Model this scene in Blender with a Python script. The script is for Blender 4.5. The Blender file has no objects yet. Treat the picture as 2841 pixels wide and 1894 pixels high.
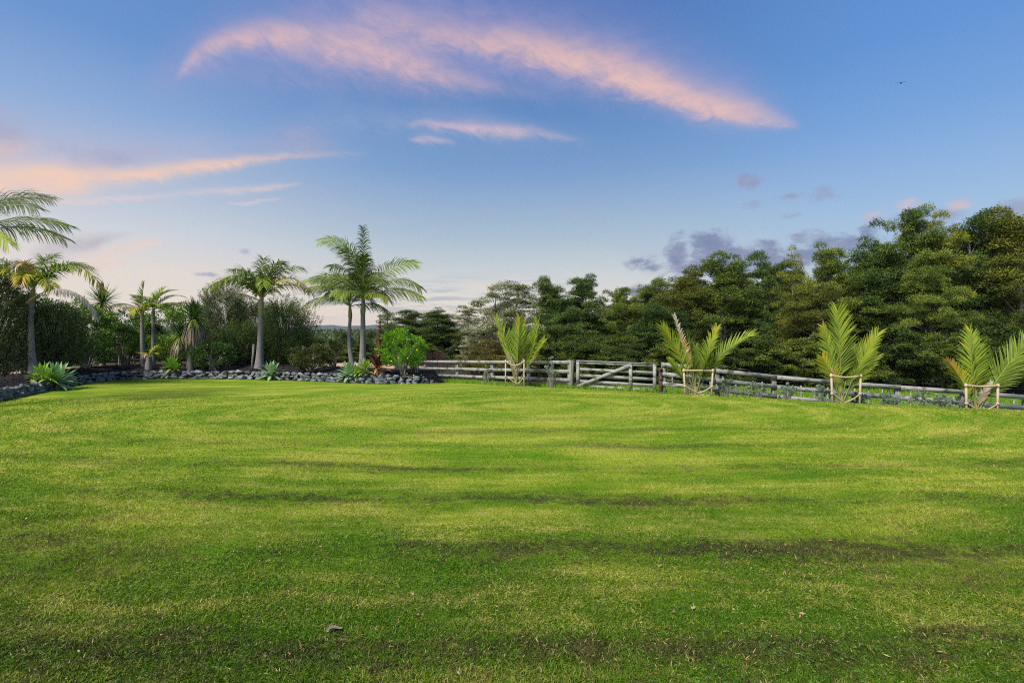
import bpy, bmesh, math, random
import numpy as np
from mathutils import Vector, Matrix
C = bpy.context.scene
COL = C.collection
R = math.radians
# ------------------------------------------------------------------ camera, exposure, sky, sun
EYE = 1.75
F, CX, HY = 1111.0, 1176.0, 757.5           # focal length / centre / horizon of the 2352 px wide view
cd = bpy.data.cameras.new('camera'); cam = bpy.data.objects.new('camera', cd); COL.objects.link(cam)
cam.location = (0, 0, EYE); cam.rotation_euler = (R(90), 0, 0)
cd.sensor_width = 36; cd.lens = 36 * F / 2352; cd.shift_y = -26.5 / 2352
cd.clip_start = 0.05; cd.clip_end = 12000
C.camera = cam
C.view_settings.view_transform = 'Standard'; C.view_settings.look = 'None'
C.view_settings.gamma = 1
EXPO = 1.45
C.view_settings.exposure = EXPO
SUN_EL, SUN_AZ = 51, -138                     # azimuth measured from +Y towards +X
C.cycles.max_bounces = 6; C.cycles.diffuse_bounces = 3; C.cycles.transmission_bounces = 3
C.cycles.use_denoising = False; C.cycles.filter_width = 1.1; C.cycles.sample_clamp_indirect = 4
C.cycles.transparent_max_bounces = 4; C.cycles.volume_bounces = 0

sd = bpy.data.lights.new('sun', 'SUN'); sun = bpy.data.objects.new('sun', sd); COL.objects.link(sun)
sd.energy = 2.05; sd.angle = R(18); sd.color = (1.0, 0.93, 0.82)
_d = Vector((math.sin(R(SUN_AZ)) * math.cos(R(SUN_EL)), math.cos(R(SUN_AZ)) * math.cos(R(SUN_EL)), math.sin(R(SUN_EL))))
sun.rotation_euler = _d.to_track_quat('Z', 'Y').to_euler()
sun.location = (0, -20, 30)

def s2l(c):
    return tuple(((x / 255.0) / 12.92 if x / 255.0 <= 0.04045 else ((x / 255.0 + 0.055) / 1.055) ** 2.4) for x in c) + (1.0,)

class NT:
    def __init__(s, tree): s.t = tree; s.n = tree.nodes; s.l = tree.links
    def new(s, typ, **kw):
        n = s.n.new(typ)
        for k, v in kw.items(): setattr(n, k, v)
        return n
    def put(s, sock, v):
        if isinstance(v, bpy.types.NodeSocket): s.l.new(v, sock)
        elif v is not None:
            if sock.type == 'RGBA' and not hasattr(v, '__len__'): v = (v, v, v, 1)
            if sock.type == 'RGBA' and len(v) == 3: v = tuple(v) + (1,)
            sock.default_value = v
    def m(s, op, a, b=None, c=None, clamp=False):
        n = s.new('ShaderNodeMath', operation=op); n.use_clamp = clamp
        s.put(n.inputs[0], a); s.put(n.inputs[1], b); s.put(n.inputs[2], c); return n.outputs[0]
    def v(s, op, a, b=None):
        n = s.new('ShaderNodeVectorMath', operation=op); s.put(n.inputs[0], a); s.put(n.inputs[1], b)
        return n.outputs['Value'] if op in ('LENGTH', 'DOT_PRODUCT', 'DISTANCE') else n.outputs['Vector']
    def xyz(s, x, y, z):
        n = s.new('ShaderNodeCombineXYZ'); s.put(n.inputs[0], x); s.put(n.inputs[1], y); s.put(n.inputs[2], z); return n.outputs[0]
    def sep(s, a):
        n = s.new('ShaderNodeSeparateXYZ'); s.put(n.inputs[0], a); return n.outputs
    def mix(s, f, a, b, bt='MIX'):
        n = s.new('ShaderNodeMix', data_type='RGBA', blend_type=bt)
        s.put(n.inputs[0], f); s.put(n.inputs[6], a); s.put(n.inputs[7], b); return n.outputs[2]
    def ramp(s, f, stops, interp='LINEAR'):
        n = s.new('ShaderNodeValToRGB'); cr = n.color_ramp; cr.interpolation = interp
        stops = sorted(stops, key=lambda q: q[0])
        while len(cr.elements) < len(stops): cr.elements.new(0.5)
        for e, (p, c) in zip(cr.elements, stops):
            e.position = p; e.color = tuple(c) + ((1,) if len(c) == 3 else ())
        s.put(n.inputs[0], f); return n.outputs[0]
    def mr(s, x, a, b, c=0.0, d=1.0, smooth=True):
        n = s.new('ShaderNodeMapRange'); n.interpolation_type = 'SMOOTHSTEP' if smooth else 'LINEAR'
        for i, q in enumerate((x, a, b, c, d)): s.put(n.inputs[i], q)
        return n.outputs[0]
    def noise(s, vec, scale=5, detail=3, rough=0.5, dist=0.0):
        n = s.new('ShaderNodeTexNoise'); s.put(n.inputs['Vector'], vec)
        n.inputs['Scale'].default_value = scale; n.inputs['Detail'].default_value = detail
        n.inputs['Roughness'].default_value = rough; n.inputs['Distortion'].default_value = dist
        return n.outputs[0]

# ---- world: Nishita light blended with the measured evening gradient and its clouds, all by sky direction
w = bpy.data.worlds.new('World'); C.world = w; w.use_nodes = True
w.node_tree.nodes.clear(); T = NT(w.node_tree)
def azel(xd, yd):
    x = (xd - CX) / F; z = (HY - yd) / F
    return math.degrees(math.atan(x)), math.degrees(math.atan(z / math.sqrt(1 + x * x)))
tc = T.new('ShaderNodeTexCoord').outputs['Generated']
sx = T.sep(tc)
AZ = T.m('DEGREES', T.m('ARCTAN2', sx[0], sx[1]))
EL = T.m('DEGREES', T.m('ARCSINE', sx[2]))
AE = T.xyz(AZ, EL, 0.0)
def skyramp(cols, x):
    return T.ramp(T.m('DIVIDE', EL, 60.0), [(max(0, azel(x, y)[1]) / 60, s2l(c)[:3]) for y, c in cols] + [(1.0, s2l((62, 104, 176))[:3])])
left = skyramp([(757, (238, 222, 204)), (600, (230, 217, 208)), (500, (210, 212, 218)), (350, (176, 190, 214)), (200, (142, 172, 216)), (0, (104, 148, 208))], 50)
mid = skyramp([(757, (244, 226, 204)), (700, (228, 219, 207)), (640, (208, 209, 208)), (550, (172, 190, 205)), (400, (122, 158, 204)), (250, (88, 136, 194)), (0, (74, 116, 186))], 1176)
right = skyramp([(757, (196, 200, 210)), (640, (180, 195, 212)), (550, (165, 190, 215)), (450, (156, 188, 220)), (350, (140, 178, 222)), (200, (116, 162, 220)), (0, (96, 148, 216))], 2300)
base = T.mix(T.mr(AZ, -6, -44), mid, left)
base = T.mix(T.mr(AZ, 8, 44), base, right)
warp = T.noise(T.v('MULTIPLY', AE, (0.10, 0.22, 0)), 1.0, 4, 0.55)
warp2 = T.noise(T.v('MULTIPLY', AE, (0.16, 0.55, 0)), 1.0, 6, 0.62, 0.6)
wisp = T.noise(T.v('MULTIPLY', T.v('ADD', AE, T.xyz(T.m('MULTIPLY', EL, 0.9), 0.0, 0.0)), (0.36, 0.62, 0)), 1.0, 9, 0.70, 0.7)
tt = T.m('DIVIDE', T.m('ADD', AZ, 55.0), 110.0)
ELw = T.m('ADD', T.m('ADD', EL, T.m('MULTIPLY', T.m('SUBTRACT', warp, 0.5), 1.2)), T.m('MULTIPLY', T.m('SUBTRACT', wisp, 0.5), 1.3))
def streak(pts, color, gain=1.0, asym=1.0, wmod=1.0, nlo=0.25, nhi=0.75):
    """pts: x, y, halfwidth, strength in view pixels"""
    global base
    n = T.new('ShaderNodeRGBCurve')
    T.put(n.inputs['Color'], T.xyz(tt, tt, tt))
    for ci, idx in ((0, 'c'), (1, 'w'), (2, 's')):
        cu = n.mapping.curves[ci]; P = []
        for (x, y, wd, st) in pts:
            a, e = azel(x, y); u = (a + 55) / 110
            k = math.cos(math.radians(a)) ** 1.2
            P.append((u, {'c': e / 60, 'w': max(wd, 1) * k / F * 57.3 / 60, 's': st}[idx]))
        while len(cu.points) < len(P): cu.points.new(0.5, 0.5)
        for q, (a_, b_) in zip(cu.points, P): q.location = (a_, max(0, min(1, b_))); q.handle_type = 'AUTO_CLAMPED'
    n.mapping.extend = 'HORIZONTAL'; n.mapping.update()
    o = T.sep(n.outputs[0])
    d = T.m('SUBTRACT', T.m('DIVIDE', ELw, 60.0), o[0])
    wd = T.m('MULTIPLY', o[1], T.mr(d, -0.004, 0.004, 1.0 / asym, asym))
    q = T.m('DIVIDE', d, wd)
    g = T.m('EXPONENT', T.m('MULTIPLY', T.m('MULTIPLY', q, q), -1.0))
    f = T.m('MULTIPLY', T.m('MULTIPLY', g, o[2]), T.mr(warp2, nlo, nhi, 1 - wmod, 1.0))
    f = T.m('MULTIPLY', f, T.mr(wisp, 0.33, 0.66, 1 - 0.5 * wmod - .12, 1.15), clamp=True)
    base = T.mix(T.m('MULTIPLY', f, gain, clamp=True), base, s2l(color))
LILAC = (150, 152, 200)
streak([(300, 220, 30, 0), (420, 160, 60, .35), (640, 100, 70, .6), (860, 90, 80, .75), (1000, 105, 85, .7), (1250, 130, 80, .6), (1500, 180, 70, .5), (1700, 235, 60, .35), (1840, 275, 40, 0)], (166, 160, 204), 1.15, 1.2, .35)
streak([(500, 215, 20, 0), (640, 180, 40, .3), (800, 170, 40, .35), (1000, 190, 30, .2), (1100, 210, 20, 0)], (170, 160, 200), 1, 1, .5)
streak([(400, 185, 12, 0), (450, 128, 20, .65), (540, 92, 24, .85), (640, 80, 26, .9), (740, 98, 34, .85), (850, 118, 36, .85), (950, 150, 30, .75), (1050, 182, 22, .5), (1160, 208, 14, .2), (1270, 225, 8, 0)], (228, 188, 188), 1, 1.0, .35)
streak([(780, 45, 16, 0), (880, 58, 26, .4), (1000, 82, 26, .55), (1100, 97, 24, .8), (1250, 125, 30, .95), (1400, 168, 34, 1), (1500, 203, 34, 1), (1600, 236, 32, 1), (1700, 258, 28, .9), (1780, 276, 18, .6), (1845, 286, 8, 0)], (232, 190, 184), 1, 1.25, .3)
streak([(1180, 118, 10, 0), (1300, 143, 16, .5), (1420, 180, 18, .6), (1550, 228, 18, .6), (1690, 265, 14, .4), (1800, 285, 8, 0)], (238, 196, 186), 1, 1.2, .5)
streak([(640, 300, 20, 0), (760, 270, 40, .3), (900, 280, 35, .4), (1050, 290, 35, .45), (1200, 305, 25, .3), (1400, 325, 15, 0)], (165, 176, 210), 1, 1, .4)
streak([(930, 288, 6, 0), (990, 284, 8, .6), (1080, 293, 12, .8), (1160, 300, 12, .75), (1240, 304, 9, .45), (1350, 326, 5, 0)], (222, 190, 198), 1, 1, .4)
streak([(935, 326, 4, 0), (985, 322, 8, .6), (1020, 326, 7, .5), (1050, 335, 5, 0)], (218, 190, 202), 1, 1, .4)
streak([(-60, 360, 60, .5), (150, 345, 55, .45), (300, 365, 50, .45), (480, 345, 36, .35), (650, 345, 26, .25), (860, 355, 15, 0)], (196, 184, 204), 1, 1, .35)
streak([(-80, 420, 46, 1), (0, 412, 44, 1), (80, 408, 44, 1), (180, 405, 36, .95), (290, 402, 20, .75), (400, 390, 18, .85), (500, 378, 14, .8), (600, 366, 10, .6), (680, 355, 7, .3), (860, 352, 5, 0)], (252, 208, 178), 1.1, .9, .25)
streak([(-80, 350, 30, .7), (0, 335, 28, .65), (60, 330, 20, .35), (120, 325, 8, 0)], (232, 190, 180), 1, 1, .5)
streak([(150, 372, 14, 0), (240, 368, 22, .5), (310, 352, 20, .4), (400, 345, 12, 0)], (178, 168, 196), 1, 1, .4)
streak([(80, 462, 4, 0), (150, 463, 7, .7), (330, 455, 7, .55), (420, 445, 7, .35), (520, 438, 8, .6), (610, 432, 7, .6), (700, 424, 4, 0)], (232, 208, 204), 1, 1, .3)
streak([(515, 470, 3, 0), (570, 464, 4, .6), (650, 456, 3, 0)], (225, 205, 208), 1, 1, .2)
streak([(60, 590, 12, 0), (130, 575, 26, .6), (200, 562, 20, .6), (260, 545, 12, .3), (320, 532, 6, 0)], (172, 158, 172), 1, 1, .4)
streak([(60, 560, 12, 0), (90, 548, 10, .5), (130, 545, 8, 0)], (240, 200, 180), 1, 1, .3)
streak([(150, 602, 8, 0), (230, 592, 12, .5), (310, 570, 12, .75), (385, 552, 5, 0)], (240, 208, 192), 1, 1, .3)
streak([(120, 625, 6, 0), (220, 614, 10, .6), (330, 600, 5, 0)], (238, 208, 196), 1, 1, .3)
streak([(560, 330, 30, 0), (660, 318, 34, .5), (720, 322, 26, .45), (800, 330, 12, 0)], (166, 166, 196), 1, 1, .6)
streak([(1400, 560, 20, 0), (1500, 585, 26, .35), (1700, 600, 34, .45), (1900, 585, 30, .35), (2050, 560, 18, 0)], (172, 180, 202), 1, 1, .5)
# low stratus bands near the horizon
bands = T.noise(T.v('MULTIPLY', AE, (0.09, 1.1, 0)), 1.0, 5, 0.6, 0.3)
bm_ = T.m('MULTIPLY', T.mr(EL, 0.8, 2.2), T.mr(EL, 7.5, 3.6))
bm_ = T.m('MULTIPLY', bm_, T.m('MULTIPLY', T.mr(AZ, -34, -22), T.mr(AZ, 14, 2)))
base = T.mix(T.m('MULTIPLY', T.m('MULTIPLY', T.mr(bands, 0.49, 0.60), bm_), 0.85), base, s2l((178, 180, 192)))
base = T.mix(T.m('MULTIPLY', T.m('MULTIPLY', T.mr(bands, 0.47, 0.36), bm_), 0.5), base, s2l((240, 214, 196)))
lowp = T.m('MULTIPLY', T.mr(EL, 3.4, 0.4), T.m('MULTIPLY', T.mr(AZ, -30, -22), T.mr(AZ, 0, -12)))
base = T.mix(T.m('MULTIPLY', lowp, 0.28), base, s2l((232, 190, 180)))
# small puffy clouds
puff = T.noise(T.v('MULTIPLY', AE, (0.42, 0.75, 0)), 1.0, 9, 0.70, 0.25)
pshade = T.noise(T.v('MULTIPLY', AE, (0.4, 0.7, 0)), 1.0, 5, 0.6)
def blobs(lst, color, color2, amount=1.0):
    global base
    acc = None
    for (x, y, rx, ry, st) in lst:
        a, e = azel(x, y); k = math.cos(math.radians(a))
        ra = rx / F * 57.3 * k * k; re = ry / F * 57.3 * k
        dv = T.v('MULTIPLY', T.v('SUBTRACT', AE, (a, e, 0)), (1 / ra, 1 / re, 0))
        g = T.mr(T.v('LENGTH', dv), 0.0, 2.0, st, 0.0)
        acc = g if acc is None else T.m('MAXIMUM', acc, g)
    f = T.mr(T.m('ADD', acc, T.m('MULTIPLY', T.m('SUBTRACT', puff, 0.5), 2.1)), 0.12, 0.86)
    f = T.m('MULTIPLY', f, T.mr(acc, 0.02, 0.25))
    base = T.mix(T.m('MULTIPLY', f, amount), base, T.mix(T.mr(pshade, 0.35, 0.65), s2l(color), s2l(color2)))
blobs([(1475, 603, 32, 13, .85), (1500, 612, 40, 12, .7), (1560, 585, 26, 38, .9), (1630, 570, 50, 34, 1.0), (1690, 590, 60, 26, .95), (1650, 612, 130, 22, .9), (1780, 600, 90, 26, .95), (1850, 590, 70, 24, .85), (1470, 668, 40, 14, .95), (1900, 556, 48, 15, .95),
       (1950, 560, 60, 15, 1.0), (1995, 545, 22, 26, 1.0), (1760, 560, 30, 12, .6), (1850, 545, 40, 14, .6)], (108, 116, 154), (130, 132, 166), .92)
blobs([(1718, 415, 30, 17, .85), (1895, 448, 38, 17, .62), (1810, 452, 30, 7, .6), (1722, 471, 26, 8, .65), (1824, 494, 26, 8, .7), (2060, 525, 18, 8, .5), (2130, 505, 90, 20, .75), (2330, 480, 60, 18, .8), (475, 630, 28, 6, .85), (568, 577, 14, 7, .6)], (140, 144, 176), (155, 158, 186), .75)
blobs([(2085, 470, 30, 12, .85), (2215, 468, 36, 12, .8), (2010, 496, 28, 13, .7), (1860, 545, 30, 10, .4), (2000, 505, 30, 8, .5)], (230, 190, 178), (196, 174, 188), .6)
blobs([(695, 325, 50, 26, .62), (10, 290, 60, 34, .8), (210, 350, 90, 20, .6)], (165, 160, 190), (178, 172, 196), .5)
nish = T.new('ShaderNodeTexSky'); nish.sky_type = 'NISHITA'; nish.sun_disc = False
nish.sun_elevation = R(SUN_EL); nish.sun_rotation = R(SUN_AZ)
KS = 2.0 ** -EXPO
skc = T.mix(0.10, T.v('MULTIPLY', base, (KS, KS, KS)), T.v('MULTIPLY', nish.outputs[0], (0.06, 0.06, 0.06)))
bg = T.new('ShaderNodeBackground'); T.put(bg.inputs[0], skc); bg.inputs[1].default_value = 1.0
T.l.new(bg.outputs[0], T.new('ShaderNodeOutputWorld').inputs[0])
w.cycles.sampling_method = 'MANUAL'; w.cycles.sample_map_resolution = 512

# ------------------------------------------------------------------ helpers
rng = np.random.default_rng(7)
def PX(xd, D): return (xd - CX) / F * D
def PZ(yd, D): return EYE - (yd - HY) / F * D

def norm(a): return a / np.maximum(np.linalg.norm(a, axis=-1, keepdims=True), 1e-9)

class MB:
    def __init__(s): s.V = []; s.F = {3: [], 4: []}; s.n = 0; s.val = {3: [], 4: []}; s.mi = {3: [], 4: []}
    def add(s, V, Fc, val=0.5, mat=0):
        V = np.asarray(V, float).reshape(-1, 3); Fc = np.asarray(Fc, int); k = Fc.shape[1]
        s.V.append(V); s.F[k].append(Fc + s.n); s.n += len(V)
        s.val[k].append(np.broadcast_to(np.asarray(val, float), (len(Fc),)).copy())
        s.mi[k].append(np.full(len(Fc), mat))
        return s
    def build(s, name, mats, parent=None, smooth=False, loc=None):
        me = bpy.data.meshes.new(name)
        V = np.concatenate(s.V); me.vertices.add(len(V)); me.vertices.foreach_set('co', V.astype(np.float32).ravel())
        F3 = np.concatenate(s.F[3]) if s.F[3] else np.zeros((0, 3), int)
        F4 = np.concatenate(s.F[4]) if s.F[4] else np.zeros((0, 4), int)
        li = np.concatenate([F3.ravel(), F4.ravel()]).astype(np.int32)
        nf = len(F3) + len(F4)
        tot = np.concatenate([np.full(len(F3), 3), np.full(len(F4), 4)]).astype(np.int32)
        st = np.concatenate([[0], np.cumsum(tot)[:-1]]).astype(np.int32)
        me.loops.add(len(li)); me.loops.foreach_set('vertex_index', li)
        me.polygons.add(nf); me.polygons.foreach_set('loop_start', st); me.polygons.foreach_set('loop_total', tot)
        me.polygons.foreach_set('material_index', np.concatenate(s.mi[3] + s.mi[4]).astype(np.int32))
        if smooth: me.polygons.foreach_set('use_smooth', np.ones(nf, bool))
        at = me.attributes.new('v', 'FLOAT', 'FACE'); at.data.foreach_set('value', np.concatenate(s.val[3] + s.val[4]).astype(np.float32))
        me.update(calc_edges=True)
        if not isinstance(mats, (list, tuple)): mats = [mats]
        for m_ in mats: me.materials.append(m_)
        return link(name, me, parent, loc)
def link(name, me, parent=None, loc=None):
    o = bpy.data.objects.new(name, me); COL.objects.link(o)
    if parent: o.parent = parent
    if loc is not None: o.location = loc
    return o
def tag(o, label=None, cat=None, group=None, kind=None):
    if label: o['label'] = label
    if cat: o['category'] = cat
    if group: o['group'] = group
    if kind: o['kind'] = kind
    return o
def empty(name, loc, rz=0.0, sc=1.0):
    o = bpy.data.objects.new(name, None); COL.objects.link(o); o.location = loc; o.rotation_euler = (0, 0, rz)
    o.scale = (sc, sc, sc) if not hasattr(sc, '__len__') else sc
    o.empty_display_size = 0.2; return o
def copy_tree(o, parent=None):
    c = o.copy(); COL.objects.link(c); c.parent = parent
    for ch in list(o.children): copy_tree(ch, c)
    return c

def box(mb, c, ax, ay, az_, val=0.5, mat=0):
    """c centre, ax/ay/az half-axis vectors"""
    c, ax, ay, az_ = (np.asarray(q, float) for q in (c, ax, ay, az_))
    V = [c + i * ax + j * ay + k * az_ for i in (-1, 1) for j in (-1, 1) for k in (-1, 1)]
    mb.add(V, [(0, 1, 3, 2), (4, 6, 7, 5), (0, 4, 5, 1), (2, 3, 7, 6), (0, 2, 6, 4), (1, 5, 7, 3)], val, mat)
def beam(mb, a, b, h, t, up=(0, 0, 1), val=0.5, mat=0):
    a, b, up = (np.asarray(q, float) for q in (a, b, up)); d = b - a; L = np.linalg.norm(d); d /= L
    s_ = norm(np.cross(d, up)); u = np.cross(s_, d)
    box(mb, (a + b) / 2, d * L / 2, s_ * t / 2, u * h / 2, val, mat)
def tube(mb, P, rad, k=8, val=0.5, mat=0, cap=True):
    P = np.asarray(P, float); n = len(P); rad = np.broadcast_to(np.asarray(rad, float), (n,))
    T_ = norm(np.gradient(P, axis=0)); ref = np.array([0.13, 0.97, 0.1]) if abs(T_[0][2]) > 0.7 else np.array([0, 0, 1.0])
    A = norm(np.cross(T_, ref)); B = np.cross(T_, A)
    th = np.arange(k) / k * 2 * math.pi
    V = P[:, None] + rad[:, None, None] * (np.cos(th)[None, :, None] * A[:, None] + np.sin(th)[None, :, None] * B[:, None])
    i = np.arange(n - 1)[:, None] * k; j = np.arange(k)[None]; j2 = (j + 1) % k
    Fc = np.stack([i + j, i + j2, i + k + j2, i + k + j], -1).reshape(-1, 4)
    mb.add(V, Fc, val, mat)
    if cap:
        V2 = np.concatenate([V[-1], P[-1:]]); mb.add(V2, [(a, (a + 1) % k, k) for a in range(k)], val, mat)
def leaves(mb, P, d, nrm, L, W, val=0.5, mat=0):
    N = len(P); d = norm(d); s_ = norm(np.cross(d, nrm)); L = np.broadcast_to(L, (N,))[:, None]; W = np.broadcast_to(W, (N,))[:, None]
    V = np.stack([P, P + d * L * .5 + s_ * W * .5, P + d * L, P + d * L * .5 - s_ * W * .5], 1)
    mb.add(V, np.arange(4 * N).reshape(N, 4), val, mat)
def ribbons(mb, P, d, L, W, bend, nrm, S=4, prof=None, fold=0.0, val=0.5, mat=0, curl=None):
    N = len(P); d = norm(d); P = np.asarray(P, float).copy()
    L = np.broadcast_to(L, (N,)); W = np.broadcast_to(W, (N,)); bend = np.broadcast_to(bend, (N,))
    prof = np.array(prof if prof is not None else [0.7] + [1.0] * (S - 1) + [0.08])
    rows = []; g = np.array([0, 0, -1.0]); nrm = np.broadcast_to(nrm, (N, 3))
    for k in range(S + 1):
        dk = norm(d + bend[:, None] * ((k + .3) / S) ** 1.3 * g) if curl is None else norm(d + bend[:, None] * ((k + .3) / S) ** curl * g)
        s_ = norm(np.cross(dk, nrm)); up = norm(np.cross(s_, dk))
        h = (W * prof[k] * .5)[:, None]
        if fold: rows.append(np.stack([P - s_ * h, P - up * h * fold, P + s_ * h], 1))
        else: rows.append(np.stack([P - s_ * h, P + s_ * h], 1))
        P = P + dk * (L / S)[:, None]
    V = np.stack(rows, 1); c = V.shape[2]; b = (np.arange(N) * (S + 1) * c)[:, None, None]
    k = (np.arange(S) * c)[None, :, None]; j = np.arange(c - 1)[None, None, :]
    f0 = b + k + j; Fc = np.stack([f0, f0 + 1, f0 + c + 1, f0 + c], -1).reshape(-1, 4)
    vv = np.broadcast_to(np.asarray(val, float), (N,)); mb.add(V, Fc, np.repeat(vv, S * (c - 1)), mat)

# ------------------------------------------------------------------ terrain height
HR = [(0, -6, 0), (0, 0, 0), (-6, 2, 0), (6, 2, 0), (-12, 6, -.2), (12, 6, -.2), (0, 8, -.12), (-8, 10, -.3), (8, 10, -.25), (-15.7, 14.8, -.45), (-17.9, 20.8, -.5),
      (-17.1, 22.5, -.55), (-11.5, 22.2, -.55), (-5.3, 20, -.5), (-3.2, 21, -.58), (-2.5, 22.2, -.66), (-4.3, 23.9, -.75), (2.16, 17.8, -.42), (0.05, 17.8, -.34), (5.1, 16.3, -.42),
      (5.8, 14.8, -.28), (6.83, 16.1, -.62), (7.6, 15.0, -.42), (8.6, 15.9, -.81), (9.8, 14.2, -.48), (10.4, 15.7, -.97), (11.4, 13.9, -.55), (12.1, 15.2, -1.06), (13.1, 13.45, -.62), (13.8, 14.8, -1.17),
      (15.4, 14.5, -1.3), (14.6, 12.9, -.66), (17.5, 14, -1.4), (16.5, 12, -.7), (7, 19, -1.0), (12, 19, -1.15), (18, 19, -1.3), (2, 21, -.8), (-2, 27, -.9), (6, 26, -1.15), (14, 26, -1.2), (24, 24, -1.2),
      (-12, 28, -.65), (-22, 28, -.65), (-28, 18, -.5), (22, 10, -.9), (-22, 8, -.3), (0, 34, -1.2), (-20, 36, -.8), (-10, 38, -.9), (15, 36, -1.2)]
HR = np.array(HR, float)
def _phi(r2): return 0.5 * r2 * np.log(r2 + 1e-9)
_K = _phi(((HR[:, None, :2] - HR[None, :, :2]) ** 2).sum(-1)) + np.eye(len(HR)) * 0.08
_Pm = np.c_[np.ones(len(HR)), HR[:, :2]]
_A = np.block([[_K, _Pm], [_Pm.T, np.zeros((3, 3))]]); _S = np.linalg.solve(_A, np.r_[HR[:, 2], 0, 0, 0])
def sstep(x, a, b):
    t = np.clip((x - a) / (b - a), 0, 1); return t * t * (3 - 2 * t)
def hz(X, Y):
    X = np.atleast_1d(np.asarray(X, float)); Y = np.atleast_1d(np.asarray(Y, float))
    sh = X.shape; X = X.ravel(); Y = Y.ravel(); out = np.empty(len(X))
    for i in range(0, len(X), 60000):
        x, y = X[i:i + 60000], Y[i:i + 60000]
        r = np.hypot(x, y); k = np.minimum(1, 40 / np.maximum(r, 1e-6)); xx, yy = x * k, y * k
        yy = np.maximum(yy, -6)
        t = _phi((xx[:, None] - HR[None, :, 0]) ** 2 + (yy[:, None] - HR[None, :, 1]) ** 2) @ _S[:len(HR)] + _S[-3] + _S[-2] * xx + _S[-1] * yy
        az = np.degrees(np.arctan2(x, y))
        far = -1.1 - 9.0 * sstep(r, 42, 95) * sstep(az, -34, -26) * sstep(az, 12, -2) * (y > 0)
        b = sstep(r, 30, 42); out[i:i + 60000] = t * (1 - b) + far * b
    return out.reshape(sh)
BORDER = [(-12.6, 6.0), (-13.6, 9.0), (-14.6, 12.0), (-15.7, 14.8), (-16.9, 17.6), (-17.9, 20.6), (-17.7, 21.9), (-16.4, 22.5), (-14, 22.5), (-11.5, 22.2), (-8.4, 21.4), (-6.4, 20.3), (-5.3, 20.0), (-4.1, 20.3), (-3.2, 21.0)]
FRONT = BORDER + [(-2.6, 21.7), (-1.2, 20.6), (0.5, 19.1), (2.2, 17.55), (3.6, 16.8), (5.1, 16.0), (7, 15.4), (9.8, 14.75), (12.0, 14.1), (14.6, 13.2), (16.5, 12.5), (18, 9), (18, 2)]
FR = np.array(FRONT); fth = np.degrees(np.arctan2(FR[:, 0], FR[:, 1])); fr = np.hypot(FR[:, 0], FR[:, 1])
def rb(th): return np.interp(th, fth, fr)
TH_BED = (fth[0], math.degrees(math.atan2(-3.0, 21.4)))
def bedz(X, Y):
    """rise of the planted bed above the lawn level"""
    X = np.atleast_1d(np.asarray(X, float)); Y = np.atleast_1d(np.asarray(Y, float))
    th = np.degrees(np.arctan2(X, Y)); r = np.hypot(X, Y); d = r - rb(th)
    m = sstep(th, TH_BED[1] + .3, TH_BED[1] - 1.6) * (th > TH_BED[0] - 1) * (Y > 0)
    p = 0.34 * sstep(d, 0.05, 0.22) + 0.20 * sstep(d, 0.3, 2.2) - 0.54 * sstep(d, 3.6, 5.2)
    return p * m
def sz(X, Y):
    r = hz(X, Y) + bedz(X, Y); return float(r.ravel()[0])

# ------------------------------------------------------------------ materials
def mat(name, build, rough=0.8, spec=0.25, transl=0.0, bump=None, bstr=0.3, bdist=0.02):
    m_ = bpy.data.materials.new(name); m_.use_nodes = True; m_.node_tree.nodes.clear(); t = NT(m_.node_tree)
    col = build(t); bs = t.new('ShaderNodeBsdfPrincipled'); t.put(bs.inputs['Base Color'], col)
    bs.inputs['Roughness'].default_value = rough; bs.inputs['Specular IOR Level'].default_value = spec
    if bump:
        b = t.new('ShaderNodeBump'); b.inputs['Strength'].default_value = bstr; b.inputs['Distance'].default_value = bdist
        t.put(b.inputs['Height'], bump(t)); t.l.new(b.outputs[0], bs.inputs['Normal'])
    out = t.new('ShaderNodeOutputMaterial')
    if transl:
        tr = t.new('ShaderNodeBsdfTranslucent'); t.put(tr.inputs[0], t.mix(0.5, col, (0.8, 1.0, 0.3, 1), 'MULTIPLY'))
        tr2 = t.new('ShaderNodeMixShader'); tr2.inputs[0].default_value = transl
        t.l.new(bs.outputs[0], tr2.inputs[1]); t.l.new(tr.outputs[0], tr2.inputs[2]); t.l.new(tr2.outputs[0], out.inputs[0])
    else: t.l.new(bs.outputs[0], out.inputs[0])
    return m_
def AV(t): n = t.new('ShaderNodeAttribute'); n.attribute_name = 'v'; return n.outputs['Fac']
def POS(t): return t.new('ShaderNodeNewGeometry').outputs['Position']
def OBJ(t): return t.new('ShaderNodeTexCoord').outputs['Object']
def RND(t): return t.new('ShaderNodeObjectInfo').outputs['Random']

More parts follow.
